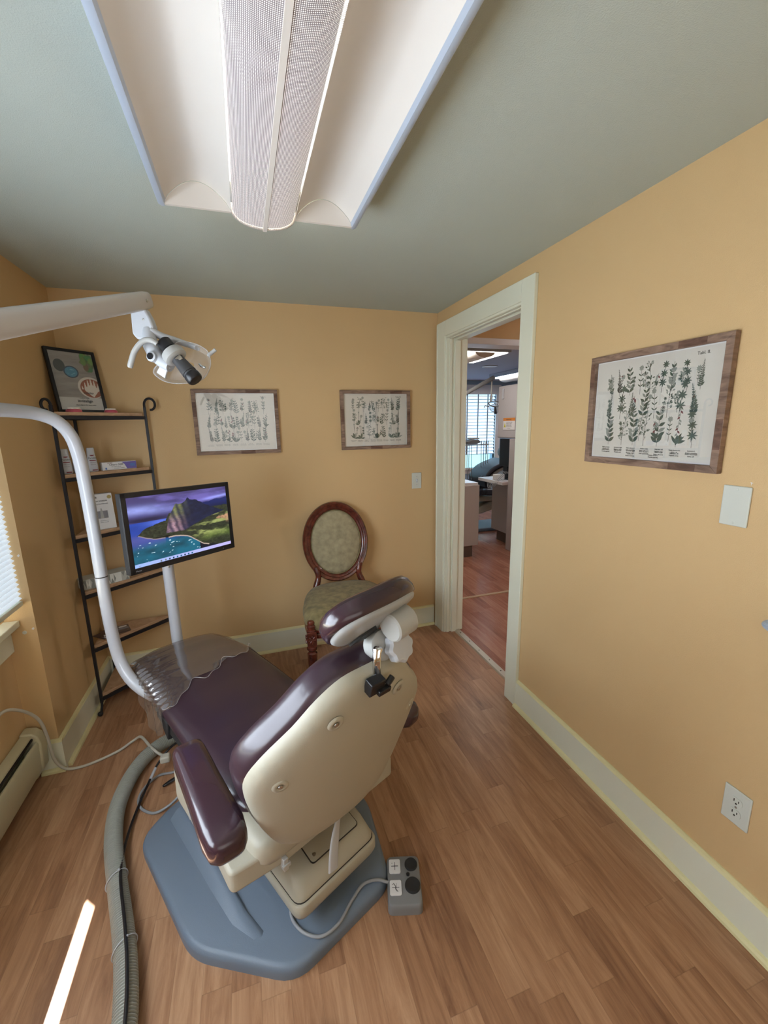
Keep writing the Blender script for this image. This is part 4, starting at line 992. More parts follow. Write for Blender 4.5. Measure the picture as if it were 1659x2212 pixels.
# ================================================================== OVAL-BACK CHAIR
t = thing('oval_back_chair', 'antique mahogany side chair with oval back and olive velvet seat against the back wall', 'chair', (.53, 2.42, 0))
cx, cz, rx_, rz_ = .527, .760, .196, .238
tilt = .10
def oy(z): return 2.655+(z-.5)*tilt/.5*.9
def oval(rx, rz, n=56): return [(cx+rx*math.sin(2*PI*k/n), cz+rz*math.cos(2*PI*k/n)) for k in range(n)]
prof = [(-.026, .0), (-.026, -.012), (-.020, -.020), (-.010, -.022), (-.004, -.016), (.004, -.020), (.014, -.022), (.022, -.014), (.026, -.004), (.026, .012), (-.026, .012)]
mb = MB(); rings = []
n = 56
for k in range(n):
    a = 2*PI*k/n; x = cx+rx_*math.sin(a); z = cz+rz_*math.cos(a); nx, nz = math.sin(a)/rx_, math.cos(a)/rz_; l = math.hypot(nx, nz); nx /= l; nz /= l
    rings.append([Vector((x+nx*p, oy(z)+q, z+nz*p)) for p, q in prof])
rings.append(rings[0]); mb.loft(rings, cap=False)
obj('back_frame', mb, M['mahogany'], t, smooth=45)
mb = MB(); rings = []
for f_, dy in ((1.0, .004), (.97, -.010), (.9, -.018), (.6, -.030), (.3, -.034), (.02, -.035)):
    rings.append([Vector((x, oy(z)+dy, z)) for x, z in [(cx+(rx_-.026)*f_*math.sin(2*PI*k/n), cz+(rz_-.026)*f_*math.cos(2*PI*k/n)) for k in range(n)]])
mb.loft(rings); bp_ = obj('back_pad', mb, M['velvetback'], t, smooth=60)
mb = MB().tube([Vector((cx+(rx_-.029)*math.sin(2*PI*k/n), oy(cz)+0-.010+(cz+(rz_-.029)*math.cos(2*PI*k/n)-cz)*tilt*1.8, cz+(rz_-.029)*math.cos(2*PI*k/n))) for k in range(n+1)], .0035, 6); obj('piping', mb, M['velvet'], bp_, smooth=60)
for s_ in (-1, 1):
    path = spline([(cx+s_*.150, oy(.60)-.004, .605), (cx+s_*.138, 2.655, .565), (cx+s_*.140, 2.650, .53), (cx+s_*.155, 2.64, .485), (cx+s_*.170, 2.63, .42)], 5)
    obj('stile', MB().tube(path, [.019+.004*abs(i-8)/8 for i in range(len(path))], 12, squash=1.0), M['mahogany'], t, smooth=50)
def seat_outline(k, gx=1., off=0):
    # rounded trapezoid, front wider
    pts = [(-.268, 2.20), (-.19, 2.165), (0, 2.15), (.19, 2.165), (.268, 2.20), (.285, 2.30), (.265, 2.45), (.215, 2.60), (.13, 2.665), (0, 2.68), (-.13, 2.665), (-.215, 2.60), (-.265, 2.45), (-.285, 2.30)]
    c = Vector((0, 2.41, 0)); return [Vector((.527, 0, 0))+c+(Vector(p)-c)*k for p in spline([(a, b, 0) for a, b in pts], 4, closed=True)]
rings = []
for k_, z in ((.975, .405), (1.0, .42), (1.01, .445), (.99, .470), (.92, .492), (.75, .508), (.5, .516), (.2, .518)): rings.append([Vector((p.x, p.y, z)) for p in seat_outline(k_)])
obj('seat', MB().loft(rings), M['velvet'], t, smooth=60)
rings = [[Vector((p.x, p.y, z)) for p in seat_outline(k_)] for k_, z in ((.94, .352), (.985, .358), (.985, .375), (.965, .385), (.985, .395), (.975, .408))]
obj('seat_rail', MB().loft(rings), M['mahogany'], t, smooth=40)
prof = [(.018, 0), (.021, .006), (.017, .02), (.019, .04), (.026, .25), (.0275, .275), (.020, .282), (.020, .290), (.029, .300), (.029, .312), (.021, .320)]
for s_ in (-1, 1):
    x, y = cx+s_*.262, 2.185
    lg = obj('front_leg', MB().lathe(prof, (x, y, 0), seg=32, lobes=8, depth=.035), M['mahogany'], t, smooth=35)
    mb = MB().box(x-.026, x+.026, y-.026, y+.026, .318, .408); 
    for zz, r_ in ((.363, .020),):
        for k in range(8):
            a = k*PI/4; mb.tube([(x, y-.027, zz), (x+r_*math.cos(a), y-.029, zz+r_*1.3*math.sin(a))], .005, 6); mb.tube([(x-.027, y, zz), (x-.029, y+r_*math.cos(a), zz+r_*1.3*math.sin(a))], .005, 6)
    obj('carved_block', mb, M['mahogany'], lg, bevel=.004)
    obj('finial', MB().lathe([(.024, .405), (.027, .412), (.021, .418), (.025, .430), (.025, .440), (.019, .446), (.021, .456), (.017, .466), (.006, .470)], (x, y, 0), seg=24), M['mahogany'], lg, smooth=40)
    path = [(cx+s_*.175, 2.64, .42), (cx+s_*.18, 2.645, .30), (cx+s_*.19, 2.67, .12), (cx+s_*.195, 2.69, 0)]
    obj('rear_leg', MB().tube(path, [.021, .019, .017, .016], 12), M['mahogany'], t, smooth=40)

# ================================================================== DENTAL CHAIR
UV_ = Vector((-.456, .889, 0)).normalized(); WV = Vector((.889, .456, 0)).normalized()
CH0 = UV_*1.2+WV*.62
ch = thing('dental_chair', 'plum vinyl dental chair with beige plastic back on a blue-grey floor plate', 'dental chair', tuple(CH0), math.atan2(WV.y, WV.x))
def c3(u, w, z): return Vector((w-.62, u-1.2, z))
def cobj(name, mb, m, parent=None, **k): return obj(name, mb, m, parent or ch, local=True, **k)
def rpoly(pts, r, n=5):
    """round the corners of a polygon"""
    out = []; N_ = len(pts)
    for i in range(N_):
        p = Vector(pts[i]); a = Vector(pts[i-1]); b = Vector(pts[(i+1) % N_]); da = (a-p).normalized(); db = (b-p).normalized()
        r_ = min(r, (a-p).length*.45, (b-p).length*.45); s_, e = p+da*r_, p+db*r_
        for k in range(n+1):
            t_ = k/n; out.append(tuple(s_*(1-t_)**2+p*2*t_*(1-t_)+e*t_*t_))
    return out
bpts = rpoly([(-.37, .365), (-.37, -.12), (-.185, -.385), (.180, -.400), (.335, -.12), (.33, .36), (.20, .45), (-.23, .44)], .06)
def ring2(pts, k, z, c=(-.02, .03)): return [Vector((c[0]+(p[0]-c[0])*k, c[1]+(p[1]-c[1])*k, z)) for p in pts]
mb = MB().loft([ring2(bpts, 1, 0), ring2(bpts, 1, .022), ring2(bpts, .993, .032), ring2(bpts, .975, .039), ring2(bpts, .95, .042)])
bp = cobj('floor_plate', mb, M['base'], smooth=50)
# raised side panels with a tapering crease
for s_, nm in ((-1, 'a'), (1, 'b')):
    X = lambda v: -.02+s_*v
    mb = MB(); rings = []
    for y, hgt in ((.36, .034), (.30, .034), (.0, .027), (-.15, .016), (-.28, .001)):
        rings.append([Vector((X(a-(.30-y)*.0-(.012*(hgt < .01))), y, .036+max(0, b*hgt/.03))) for a, b in ((.245, 0), (.235, .010), (.215, .027), (.200, .032), (.190, .030), (.180, .0))])
    mb.loft(rings); cobj('ridge', mb, M['base'], bp, smooth=60)
cobj('lift_column', MB().loft([[Vector((x*k, .12+y*k2, z)) for x, y in superellipse(24, .12, .16, 4)] for k, k2, z in ((1, 1, .04), (.9, .95, .30), (.8, .9, .40))]), M['shellcool'], smooth=50)
# pump housing
hp = [(-.140, -.345), (.180, -.345), (.180, .12), (-.140, .12)]
r1 = rpoly(hp, .035)
def hr(k, z, dy=0, dz=0): return [Vector((.015+(x-.015)*k, -.11+(y+.11)*k+dy, z+dz*(y+.345))) for x, y in r1]
mb = MB().loft([hr(.90, .105), hr(.97, .112), hr(1.0, .128), hr(1.0, .158), hr(.985, .164), hr(.96, .165)]); hsg = cobj('pump_housing', mb, M['shell'], smooth=50)
mb = MB().loft([hr(.955, .160), hr(.955, .172), hr(.94, .180), hr(.925, .186, 0, .10), hr(.87, .214, .008, .22), hr(.83, .221, .012, .24)]); cobj('housing_lid', mb, M['shell'], hsg, smooth=50)
T_ = frame((.015, -.20, .2620), (1, 0, 0), (0, 1, .235))
mb = MB().prism(rpoly([(-.075, -.112), (.105, -.112), (.105, .06), (-.075, .06)], .012), 0, .002).xf(T_ @ Matrix.Translation((0, 0, -.002))); cobj('access_panel', mb, M['shell'], hsg)
mb = MB().prism(rpoly([(-.0775, -.1145), (.1075, -.1145), (.1075, .0625), (-.0775, .0625)], .013), -.0045, -.0012).xf(T_); cobj('panel_seam', mb, M['slot'], hsg)
mb = MB().loft([hr(.965, .1565), hr(.965, .1665)]); cobj('lid_seam', mb, M['slot'], hsg)
for (x, y) in ((-.058, -.095), (.09, -.05)): cobj('panel_screw', MB().lathe([(.0055, 0), (.0055, .0015), (.001, .002)], (x, y, 0), seg=12).xf(T_ @ Matrix.Translation((0, 0, .000))), M['steel'], hsg)
# seat frame: side casting and rear cross member
mb = MB().prism(rpoly([(1.02-1.2, .318), (1.31-1.2, .318), (1.335-1.2, .33), (1.325-1.2, .455), (1.05-1.2, .455), (.95-1.2, .40), (.955-1.2, .32)], .02), .335-.62, .375-.62, axis=0)
sf = cobj('side_casting', mb, M['shell'], bevel=.008, seg=3)
mb = MB(); text_into(mb, '351', .055, frame(c3(1.23, .3345, .325), (0, -1, 0), (0, 0, 1)), ext=.0006); cobj('casting_number', mb, M['shellcool'], sf)
mb = MB().prism(rpoly([(1.02-1.2, .318), (1.31-1.2, .318), (1.335-1.2, .33), (1.325-1.2, .455), (1.05-1.2, .455), (.95-1.2, .40), (.955-1.2, .32)], .02), .865-.62, .905-.62, axis=0)
cobj('side_casting', mb, M['shell'], bevel=.008, seg=3)
mb = MB().prism(rpoly([(.325-.62, .915-1.2), (.47-.62, .890-1.2), (.905-.62, .885-1.2), (.905-.62, 1.0-1.2), (.335-.62, 1.04-1.2)], .02), .318, .388)
cm = cobj('cross_member', mb, M['shell'], bevel=.010, seg=3)
mb = MB().box(.46-.62, .475-.62, .878-1.2, .9-1.2, .305, .345); mb.box(.455-.62, .48-.62, .874-1.2, .882-1.2, .318, .330); cobj('latch', mb, M['knob'], cm, bevel=.002)
cobj('hinge_boss', MB().loft([[c3(u, .515+x*k, .385+y*k) for x, y in superellipse(24, .125, .052, 3.2)] for u, k in ((.885, .55), (.893, .85), (.91, .97), (.94, 1), (1.03, 1))]), M['shell'], smooth=60)
cobj('hinge_gap', MB().box(.60-.62, .80-.62, .93-1.2, 1.03-1.2, .355, .40), M['rubber'])
cobj('underframe', MB().box(.41-.62, .85-.62, 1.0-1.2, 1.75-1.2, .36, .425), M['rubber'], bevel=.01)
# recline lever
path = spline([(.72-.62, .92-1.2, .42), (.67-.62, .875-1.2, .405), (.61-.62, .83-1.2, .375), (.585-.62, .815-1.2, .33), (.575-.62, .81-1.2, .27)], 5)
rings = []
P_ = [Vector(p) for p in path]
for i, p in enumerate(P_):
    tt = (P_[min(i+1, len(P_)-1)]-P_[max(i-1, 0)]).normalized(); sd = tt.cross(Vector((0, 1, .2))).normalized(); nn_ = sd.cross(tt)
    rings.append([p+sd*x+nn_*y for x, y in superellipse(12, .017, .004, 3)])
cobj('recline_lever', MB().loft(rings), M['white'], smooth=60)
# seat cushion
def seat_ring(u, k=1., dz=0., grow=0.):
    us = [1.00, 1.04, 1.12, 1.35, 1.60, 1.80, 1.95, 2.04, 2.065]
    hw = [.205, .228, .236, .238, .236, .226, .208, .193, .165]
    zt = [.462, .482, .490, .480, .490, .512, .514, .508, .492]
    th = [.055, .080, .090, .088, .078, .074, .070, .060, .034]
    wc = [.64, .64, .64, .64, .637, .628, .612, .603, .60]
    f = lambda a: float(np.interp(u, us, a))
    a, z1, h_, c_ = f(hw)*k+grow, f(zt)+dz, f(th), f(wc)
    pts = []
    for x, y in superellipse(40, a, h_/2+grow, 3.6):
        crown = -.016*(x/a)**2 if y > 0 else 0
        pts.append(c3(u, c_+x, z1-h_/2+y+crown))
    return pts
us = np.linspace(1.0, 2.065, 46)
cobj('seat_cushion', MB().loft([seat_ring(u) for u in us]), M['plum'], smooth=70)
# clear plastic cover on the foot end
rings = []; rn = np.random.RandomState(4)
us2 = np.linspace(1.60, 2.068, 60)
vs = []; fs = []
nr = 40
for i, u in enumerate(us2):
    rg = seat_ring(u, 1.0, .0, .0045)
    for j, p in enumerate(rg):
        w_ = p.x+.62
        edge = 1.60+.17*max(0, (w_-.40)/.47)**.9+.020*math.sin(w_*38)+.012*math.sin(w_*83)      # ragged cut edge
        uu = max(u, edge) if p.z > .44 else max(u, 1.615)
        q = seat_ring(min(uu, 2.065), 1, 0, .0045)[j]
        wob = .008*max(0, vnoise(np.array([uu*17]), np.array([w_*9+p.z*40]))[0]-.45)+.003*(vnoise(np.array([uu*50]), np.array([w_*30+p.z*60]))[0]-.3)
        if w_ < .44: wob += .0085*math.sin(uu*190+w_*40)*(1 if uu > 1.66 else .3)
        c_ = Vector((0, 0, .47)); dr_ = Vector((p.x, 0, (p.z-.47)*2)).normalized()
        vs.append(q+dr_*wob)
mb = MB()
for i in range(len(us2)-1):
    for j in range(nr):
        a = i*nr+j; b = i*nr+(j+1) % nr; fs.append((a, b, b+nr, a+nr))
fs.append(tuple(range((len(us2)-1)*nr, len(us2)*nr)))
mb.add(vs, fs)
cv = cobj('plastic_cover', mb, M['film'], smooth=70)
# cover edge and loose hanging corner
mb = MB()
top = []
for j in range(0, 41):
    w_ = .40+.46*j/40; edge = 1.60+.17*max(0, (w_-.40)/.47)**.9+.020*math.sin(w_*38)+.012*math.sin(w_*83)
    zt = float(np.interp(edge, [1.35, 1.60, 1.80, 1.93], [.480, .490, .512, .512]))-.016*((w_-.635)/.23)**2+.0055-(.012 if w_ < .415 or w_ > .855 else 0)
    top.append(c3(edge, w_, zt))
mb.tube(top, .0012, 6); cobj('cover_edge', mb, M['filmedge'], cv, smooth=50)
rows = []
for i in range(9):
    f_ = i/8; rows.append([c3(u, .395-.006*math.sin(u*60+f_*3)-.012*f_, .455-f_*(.075+.05*math.sin((u-1.6)*13))) for u in np.linspace(1.61, 1.99, 24)])
mb = MB().loft(rows, cap=False, closed=False); cobj('cover_flap', mb, M['film'], cv, smooth=70)
mb = MB().prism([(1.58-1.2, .43), (1.72-1.2, .43), (1.60-1.2, .345)], .40-.62, .43-.62, axis=0); cobj('toe_bracket', mb, M['rubber'], bevel=.004)
# backrest -----------------------------------------------------------
bth = R(71.6); byaw = R(-3.2)
BO = c3(.803, .602, .405); RZ = Matrix.Rotation(byaw, 3, 'Z')
bx = RZ @ Vector((1, 0, 0)); bt = RZ @ Vector((0, -math.cos(bth), math.sin(bth))); bn = RZ @ Vector((0, math.sin(bth), math.cos(bth)))
TBK = Matrix(((bx.x, bt.x, bn.x, BO.x), (bx.y, bt.y, bn.y, BO.y), (bx.z, bt.z, bn.z, BO.z), (0, 0, 0, 1)))   # z = towards the patient side
half = [(0, .018), (.095, .018), (.165, .045), (.205, .105), (.238, .19), (.262, .275), (.266, .345), (.232, .415), (.178, .480), (.128, .540), (.070, .578), (0, .585)]
full = half+[(-a, b) for a, b in half[-2:0:-1]]
ol = spline([(a, b, 0) for a, b in full], 4, closed=True)
bc = Vector((0, .29, 0)); KB = .044
def bring(k, d, curve=1.):
    out = []
    for p in ol:
        q = bc+(p-bc)*k; out.append(TBK @ Vector((q.x, q.y, curve*KB*(q.x/.25)**2+.05*curve*max(0, (q.y-.40)/.2)**2*.3+d)))
    return out
mb = MB().loft([bring(.02, 0), bring(.4, 0), bring(.7, 0), bring(.88, .001), bring(.95, .005), bring(.985, .014), bring(1.0, .026), bring(1.0, .034)])
shell = cobj('back_shell', mb, M['shell'], smooth=60)
mb = MB().loft([bring(.96, .032), bring(1.0, .036), bring(1.022, .052), bring(1.03, .072), bring(1.02, .092), bring(.985, .110), bring(.93, .120), bring(.8, .124), bring(.5, .122, .9), bring(.05, .120, .9)])
cobj('back_cushion', mb, M['plum'], smooth=70)
for (x, s_) in ((-.205, .335), (.205, .335), (-.096, .490), (.096, .490)):
    zz = KB*(x/.25)**2; T_ = TBK @ Matrix.Translation((x, s_, zz)) @ Matrix.Rotation(R(180)-math.atan(2*KB*x/.0625)*1.0, 4, 'Y')
    mb = MB().lathe([(.021, -.003), (.018, .0012), (.012, .0018), (.0085, .0006), (.008, -.001)], seg=20).xf(T_); dm = cobj('screw_boss', mb, M['shell'], shell, smooth=60)
    mb = MB().lathe([(.0065, 0), (.0060, .003), (.001, .004)], seg=12).xf(T_); cobj('shell_screw', mb, M['steel'], shell)
# headrest -------------------------------------------------------------
hth = R(48); HO = c3(.655, .622, 1.080)
hx = Vector((1, 0, .05)).normalized(); ht = Vector((0, -math.cos(hth), math.sin(hth))); hn = Vector((0, math.sin(hth), math.cos(hth)))
THD = Matrix(((hx.x, ht.x, hn.x, HO.x), (hx.y, ht.y, hn.y, HO.y), (hx.z, ht.z, hn.z, HO.z), (0, 0, 0, 1)))
hol = [Vector((x, y, 0)) for x, y in superellipse(48, .128, .078, 2.5)]
def hring(k, d): return [THD @ Vector((p.x*k, p.y*k, d+.012*(p.x*k/.128)**2)) for p in hol]
mb = MB().loft([hring(.05, -.012), hring(.7, -.012), hring(.88, -.010), hring(.93, -.004), hring(.93, .004)]); hp_ = cobj('headrest_back', mb, M['shellcool'], smooth=50)
mb = MB().loft([hring(.92, .0), hring(.99, .002), hring(1.02, .016), hring(1.0, .034), hring(.93, .048), hring(.75, .057), hring(.4, .058), hring(.05, .058)]); cobj('headrest_cushion', mb, M['plumarm'], smooth=70)
mb = MB().prism([(-.062, -.052), (-.01, -.060), (.01, -.03), (-.01, .0), (-.045, -.025)], -.016, -.011).xf(THD); cobj('dark_slot', mb, M['rubber'], hp_)
KO = c3(.630, .640, 1.020)
kx = Vector((1, 0, 0))
cobj('headrest_neck', MB().loft([[HO+Vector((.045+x, -.010-.02*k+y, -.03-.055*k)) for x, y in superellipse(20, .024-.004*k, .014, 3)] for k in (0, .4, .8)]), M['knob'], smooth=50)
cobj('pivot_barrel', MB().lathe([(.030, -.020), (.035, -.016), (.036, .0), (.036, .018), (.031, .022)], c3(.668, .642, 1.004), (-.05, -.93, .30), 28), M['knob'], smooth=40)
cobj('pivot_clamp', MB().lathe([(.031, -.032), (.035, -.028), (.035, .028), (.031, .032)], KO+Vector((.024, -.008, .048)), (1, .0, .1), 28), M['knob'], smooth=40)
cobj('lock_knob', MB().lathe([(.032, 0), (.037, .003), (.038, .020), (.032, .027), (.01, .029)], c3(.642, .672, .998), (.0, -.93, .35), 48, lobes=8, depth=.07), M['white'], smooth=35)
pts = spline([c3(.640, .612, 1.022), c3(.634, .602, 1.000), c3(.636, .602, .970), c3(.642, .610, .925)], 5)
cobj('bracket_arm', MB().tube(pts, [.008, .011, .012]+[.010]*(len(pts)-3), 14, squash=.6), M['chrome'], smooth=60)
mb = MB().box(-.026, .016, .545, .582, -.010, .016); mb.box(-.006, .030, .545, .560, -.020, -.005); mb.tube([(.022, .562, -.010), (.040, .575, -.006)], .008, 10); mb.xf(TBK); cobj('headrest_socket', mb, M['black'], bevel=.003)
cobj('support_bar', MB().tube([TBK @ Vector((-.012, .50, .02)), c3(.642, .610, .945)], .011, 10, squash=.4), M['chrome'], smooth=50)
# armrests ---------------------------------------------------------------
def armrest(pa, pb, hw, label=None):
    """pa front, pb rear centre of the top face, local"""
    d = (pb-pa); L_ = d.length; d.normalize(); sd = d.cross(Vector((0, 0, 1))).normalized(); up_ = sd.cross(d); up_ = up_ if up_.z > 0 else -up_
    rings = []
    for f_, k, hz in ((0, .45, .40), (.015, .74, .70), (.05, .93, .92), (.12, 1, 1), (.5, 1.03, 1.02), (.85, 1.12, 1.05), (.94, 1.0, .95), (.982, .75, .72), (1, .42, .40)):
        rings.append([pa+d*L_*f_+sd*x-up_*.038+up_*y for x, y in superellipse(32, hw*k, .038*hz, 3.6)])
    return MB().loft(rings)
cobj('armrest', armrest(c3(1.175, .338, .640), c3(.785, .290, .640), .044), M['plumarm'], smooth=60)
cobj('armrest', armrest(c3(1.225, .905, .600), c3(.815, .945, .592), .042), M['plumarm'], smooth=60)
for s_, w0 in ((-1, .350), (1, .905)):
    cobj('armrest_post', MB().loft([[c3(u, w0+x, z) for x, u in [(a, 1.09+b*1.1) for a, b in superellipse(16, .016, .030, 3)]] for z in (.40, .50, .60)]), M['shellcool'], smooth=50)

# ================================================================== HOSES, CABLES, PEDALS
def ribbed(path, r, pitch=.0078, amp=.0021, seg=18):
    P = [Vector(p) for p in path]; L_ = [0]
    for a, b in zip(P[:-1], P[1:]): L_.append(L_[-1]+(b-a).length)
    n = int(L_[-1]/pitch*4); pts = []; rr = []
    for i in range(n+1):
        s_ = L_[-1]*i/n; k = max(j for j in range(len(L_)) if L_[j] <= s_+1e-9); k = min(k, len(P)-2); f_ = (s_-L_[k])/max(1e-6, L_[k+1]-L_[k])
        pts.append(P[k].lerp(P[k+1], f_)); rr.append(r+amp*(1 if i % 4 in (0, 1) else -1))
    return MB().tube(pts, rr, seg)
hz_ = .031
hpath = spline([(-.402, .70, hz_), (-.404, .85, hz_), (-.412, .966, hz_), (-.437, 1.087, hz_), (-.470, 1.20, hz_), (-.530, 1.375, hz_), (-.580, 1.534, hz_), (-.606, 1.685, hz_), (-.598, 1.826, hz_), (-.566, 1.937, hz_), (-.515, 2.01, hz_), (-.455, 2.045, .034), (-.40, 2.05, .04), (-.33, 2.02, .05)], 10)
t = thing('corrugated_hose', 'thick grey corrugated hose snaking over the floor left of the dental chair', 'hose', (-.55, 1.5, 0))
hose = obj('hose_tube', ribbed(hpath, .0285), M['hose'], t, smooth=0)
for i in (36, 50):
    p = Vector(hpath[i]); d_ = (Vector(hpath[i+1])-p).normalized(); sd = d_.cross(Vector((0, 0, 1)))
    ring = [p+sd*math.cos(a)*.0335+Vector((0, 0, 1))*math.sin(a)*.0335+d_*.012*math.cos(a) for a in np.linspace(0, 2*PI, 25)]
    obj('zip_tie', MB().tube(ring, .0016, 6).sphere(p+sd*.010+Vector((0, 0, .036)), .0045, 8), M['white'], t, smooth=50)
def cable(name, label, pts, r, m, cat='cable', n=8, loc=None):
    p = spline(pts, n); return tag(obj(name, MB().tube(p, r, 10), m, smooth=60, at=tuple(pts[len(pts)//2])), label, cat)
t = thing('black_cable', 'thin black cable strapped along the top of the grey corrugated hose', 'cable', (-.5, 1.4, .06))
obj('cable_sheath', MB().tube(spline([(-.392, .70, .066), (-.395, .85, .066), (-.405, .966, .066), (-.430, 1.087, .066), (-.462, 1.20, .066), (-.512, 1.36, .060), (-.535, 1.49, .03), (-.540, 1.63, .012), (-.520, 1.77, .02), (-.49, 1.86, .05), (-.44, 1.90, .09), (-.38, 1.88, .14)], 8), .005, 10), M['black'], t, smooth=60)
obj('white_sleeve', MB().tube([(-.508, 1.807, .032), (-.494, 1.85, .046)], .0062, 10), M['white'], t, smooth=60)
cable('grey_cord', 'grey cord looped on the floor beside the chair floor plate', [(-.33, 1.84, .05), (-.415, 1.846, .008), (-.490, 1.845, .006), (-.540, 1.773, .006), (-.532, 1.700, .006), (-.471, 1.645, .006), (-.41, 1.65, .02), (-.36, 1.67, .05)], .0052, M['cordgrey'])
cable('power_cable', 'short black cord bent sharply beside the grey cord loop', [(-.33, 1.80, .05), (-.40, 1.79, .02), (-.455, 1.775, .008), (-.43, 1.80, .008), (-.35, 1.83, .02)], .004, M['black'], n=5)
t = thing('white_cord', 'white cord running from the heater across the floor to the dental chair', 'cable', (-.7, 2.06, 0))
obj('cord', MB().tube(spline([(-.985, 1.70, .42), (-.982, 1.83, .455), (-.962, 1.91, .41), (-.935, 1.97, .32), (-.925, 1.99, .22), (-.922, 2.00, .10), (-.90, 2.012, .03), (-.86, 2.02, .007), (-.79, 2.032, .006), (-.70, 2.075, .006), (-.64, 2.11, .02), (-.60, 2.09, .045), (-.54, 1.99, .055), (-.49, 1.92, .06), (-.455, 1.88, .07)], 8), .0062, 10), M['cordwhite'], t, smooth=60)
obj('plug', MB().box(-.475, -.435, 1.85, 1.885, .055, .085), M['cordwhite'], t, bevel=.006)
obj('plug', MB().box(-.995, -.965, 1.64, 1.72, .405, .435), M['cordwhite'], t, bevel=.008)
FCORD = ([(.03, 1.16, .055), (.018, 1.09, .049), (.024, 1.045, .048), (.055, 1.003, .048), (.10, .982, .048), (.155, 1.000, .048), (.204, 1.046, .048), (.250, 1.080, .048), (.295, 1.082, .046), (.325, 1.073, .038), (.345, 1.068, .028)])
# foot control
pa, pb = Vector((.448, 1.122)), Vector((.340, 1.154)); pc = Vector((.411, .972)); 
FT = frame((.386, 1.060, 0), (.108, -.032, 0), (.035, .150, 0))
t = thing('foot_control', 'grey foot control with two white keys and two black round pads on the floor', 'foot control', (.386, 1.06, 0))
fo = rpoly([(-.056, -.080), (.056, -.080), (.056, .080), (-.056, .080)], .018)
mb = MB().loft([[FT @ Vector((x*k, y*k, z)) for x, y in fo] for k, z in ((1, 0), (1, .022), (.985, .032), (.95, .037), (.93, .038))]); obj('body', mb, M['pedal'], t, smooth=40)
obj('cord', MB().tube(spline(FCORD, 8), .0048, 10), M['cordgrey'], t, smooth=60)
for (x, y, nm) in ((-.028, .042, 0), (-.028, -.026, 1)):
    mb = MB().prism(rpoly([(x-.020, y-.024), (x+.018, y-.024), (x+.018, y+.022), (x-.020, y+.022)], .006), .0375, .041).xf(FT); k_ = obj('white_key', mb, M['whitelabel'], t)
    mb = MB()
    if nm == 0: mb.box(x-.0125, x+.0105, y-.0018, y-.0002, .041, .0415); mb.box(x-.0018, x-.0002, y-.014, y+.012, .041, .0415)
    else: stroke(mb, [(x-.008, y+.012), (x-.001, y+.002), (x-.002, y-.006), (x+.006, y-.014)], .002, 0, .0416); mb.box(x-.013, x+.011, y-.0015, y-.0003, .041, .0415); mb.box(x+.001, x+.002, y-.013, y+.012, .041, .0415)
    text_into(mb, '+', .007, Matrix.Translation((x-.012, y+.006, .0413)));  mb.xf(FT); obj('key_marking', mb, M['textdark'], k_)
for (x, y, r_) in ((.027, .045, .0215), (.027, -.022, .0255)):
    obj('round_pad', MB().lathe([(r_, .034), (r_, .042), (r_*.9, .046), (r_*.55, .044), (.001, .043)], (x, y, 0), seg=28).xf(FT), M['rubber'], t, smooth=40)
obj('centre_button', MB().lathe([(.006, .036), (.006, .041), (.001, .042)], (.014, .014, 0), seg=14).xf(FT), M['black'], t, smooth=40)
mb = MB().lathe([(.055, 0), (.055, .012), (.050, .026), (.038, .040), (.020, .048), (.001, .050)], (.063, .757, 0), seg=36)
t = thing('round_foot_pedal', 'dark grey domed foot pedal cut off by the bottom edge', 'foot pedal', (.063, .757, 0)); obj('dome', mb, mat('charcoal_dome', (.05, .05, .055), .35), t, smooth=60)
obj('chrome_band', MB().lathe([(.056, .001), (.058, .003), (.058, .009), (.056, .011)], (.063, .757, 0), seg=36), M['chrome'], t, smooth=40)
# ribbed handle on the right wall at the frame edge
t = thing('wall_hose_holder', 'small ribbed blue-grey knob on the right wall, cut by the right edge', 'knob', (RX, .655, .988))
obj('stem', MB().tube([(RX, .650, .985), (RX-.02, .650, .985)], .012, 14), M['rail'], t, smooth=40)
rings = [(.012+.016*math.sin(PI*(i+1)/16)+(.0012 if i % 2 else -.0012), .002*i) for i in range(15)]
obj('ribbed_knob', MB().lathe(rings, (RX-.03, .650, .972), (0, 0, 1), 24), M['rail'], t)

# ================================================================== FAR ROOM THROUGH THE DOOR
def cabinet(name, label, x0, x1, y0, y1, z0, z1, toe=None, extra=None):
    t = thing(name, label, 'cabinet', ((x0+x1)/2, (y0+y1)/2, z0 if toe is None else 0))
    obj('body', MB().box(x0, x1, y0, y1, z0, z1), M['wingcab'], t, bevel=.006)
    if toe: obj('toe_kick', MB().box(*toe, 0, z0), M['toekick'], t)
    return t
c_ = cabinet('base_cabinet', 'grey base cabinet just inside the far room at the left of the doorway', 1.70, 2.475, 4.15, 4.75, .135, .84, (1.70, 2.41, 4.17, 4.72))
tag(obj('countertop', MB().box(1.68, 2.46, 4.16, 4.80, .841, .866), M['counter'], at=(2.0, 4.4, .85), bevel=.003), 'pale worktop on the left base cabinet', 'countertop')
c_ = cabinet('base_cabinet', 'grey base cabinet at the right of the doorway view under the cantilevered worktop', 3.05, 3.65, 4.285, 4.80, .14, .79, (3.09, 3.6, 4.31, 4.72))
c_ = cabinet('end_panel', 'tall grey end panel beside the right doorway view, from floor to wall cabinet', 2.93, 3.60, 4.15, 4.28, .0, 1.335)
tag(obj('countertop', MB().box(2.86, 3.65, 4.285, 4.84, .79, .83), M['counter'], at=(3.2, 4.5, .8), bevel=.003), 'pale worktop cantilevered from the right base cabinet', 'countertop')
w_ = thing('wall_cabinet', 'grey hanging cabinet with an orange topped warning sticker, right of the far window', 'cabinet', (3.3, 4.45, 1.34))
obj('body', MB().box(3.02, 3.6, 4.10, 4.68, 1.337, 1.955), M['wingcab'], w_, bevel=.012)
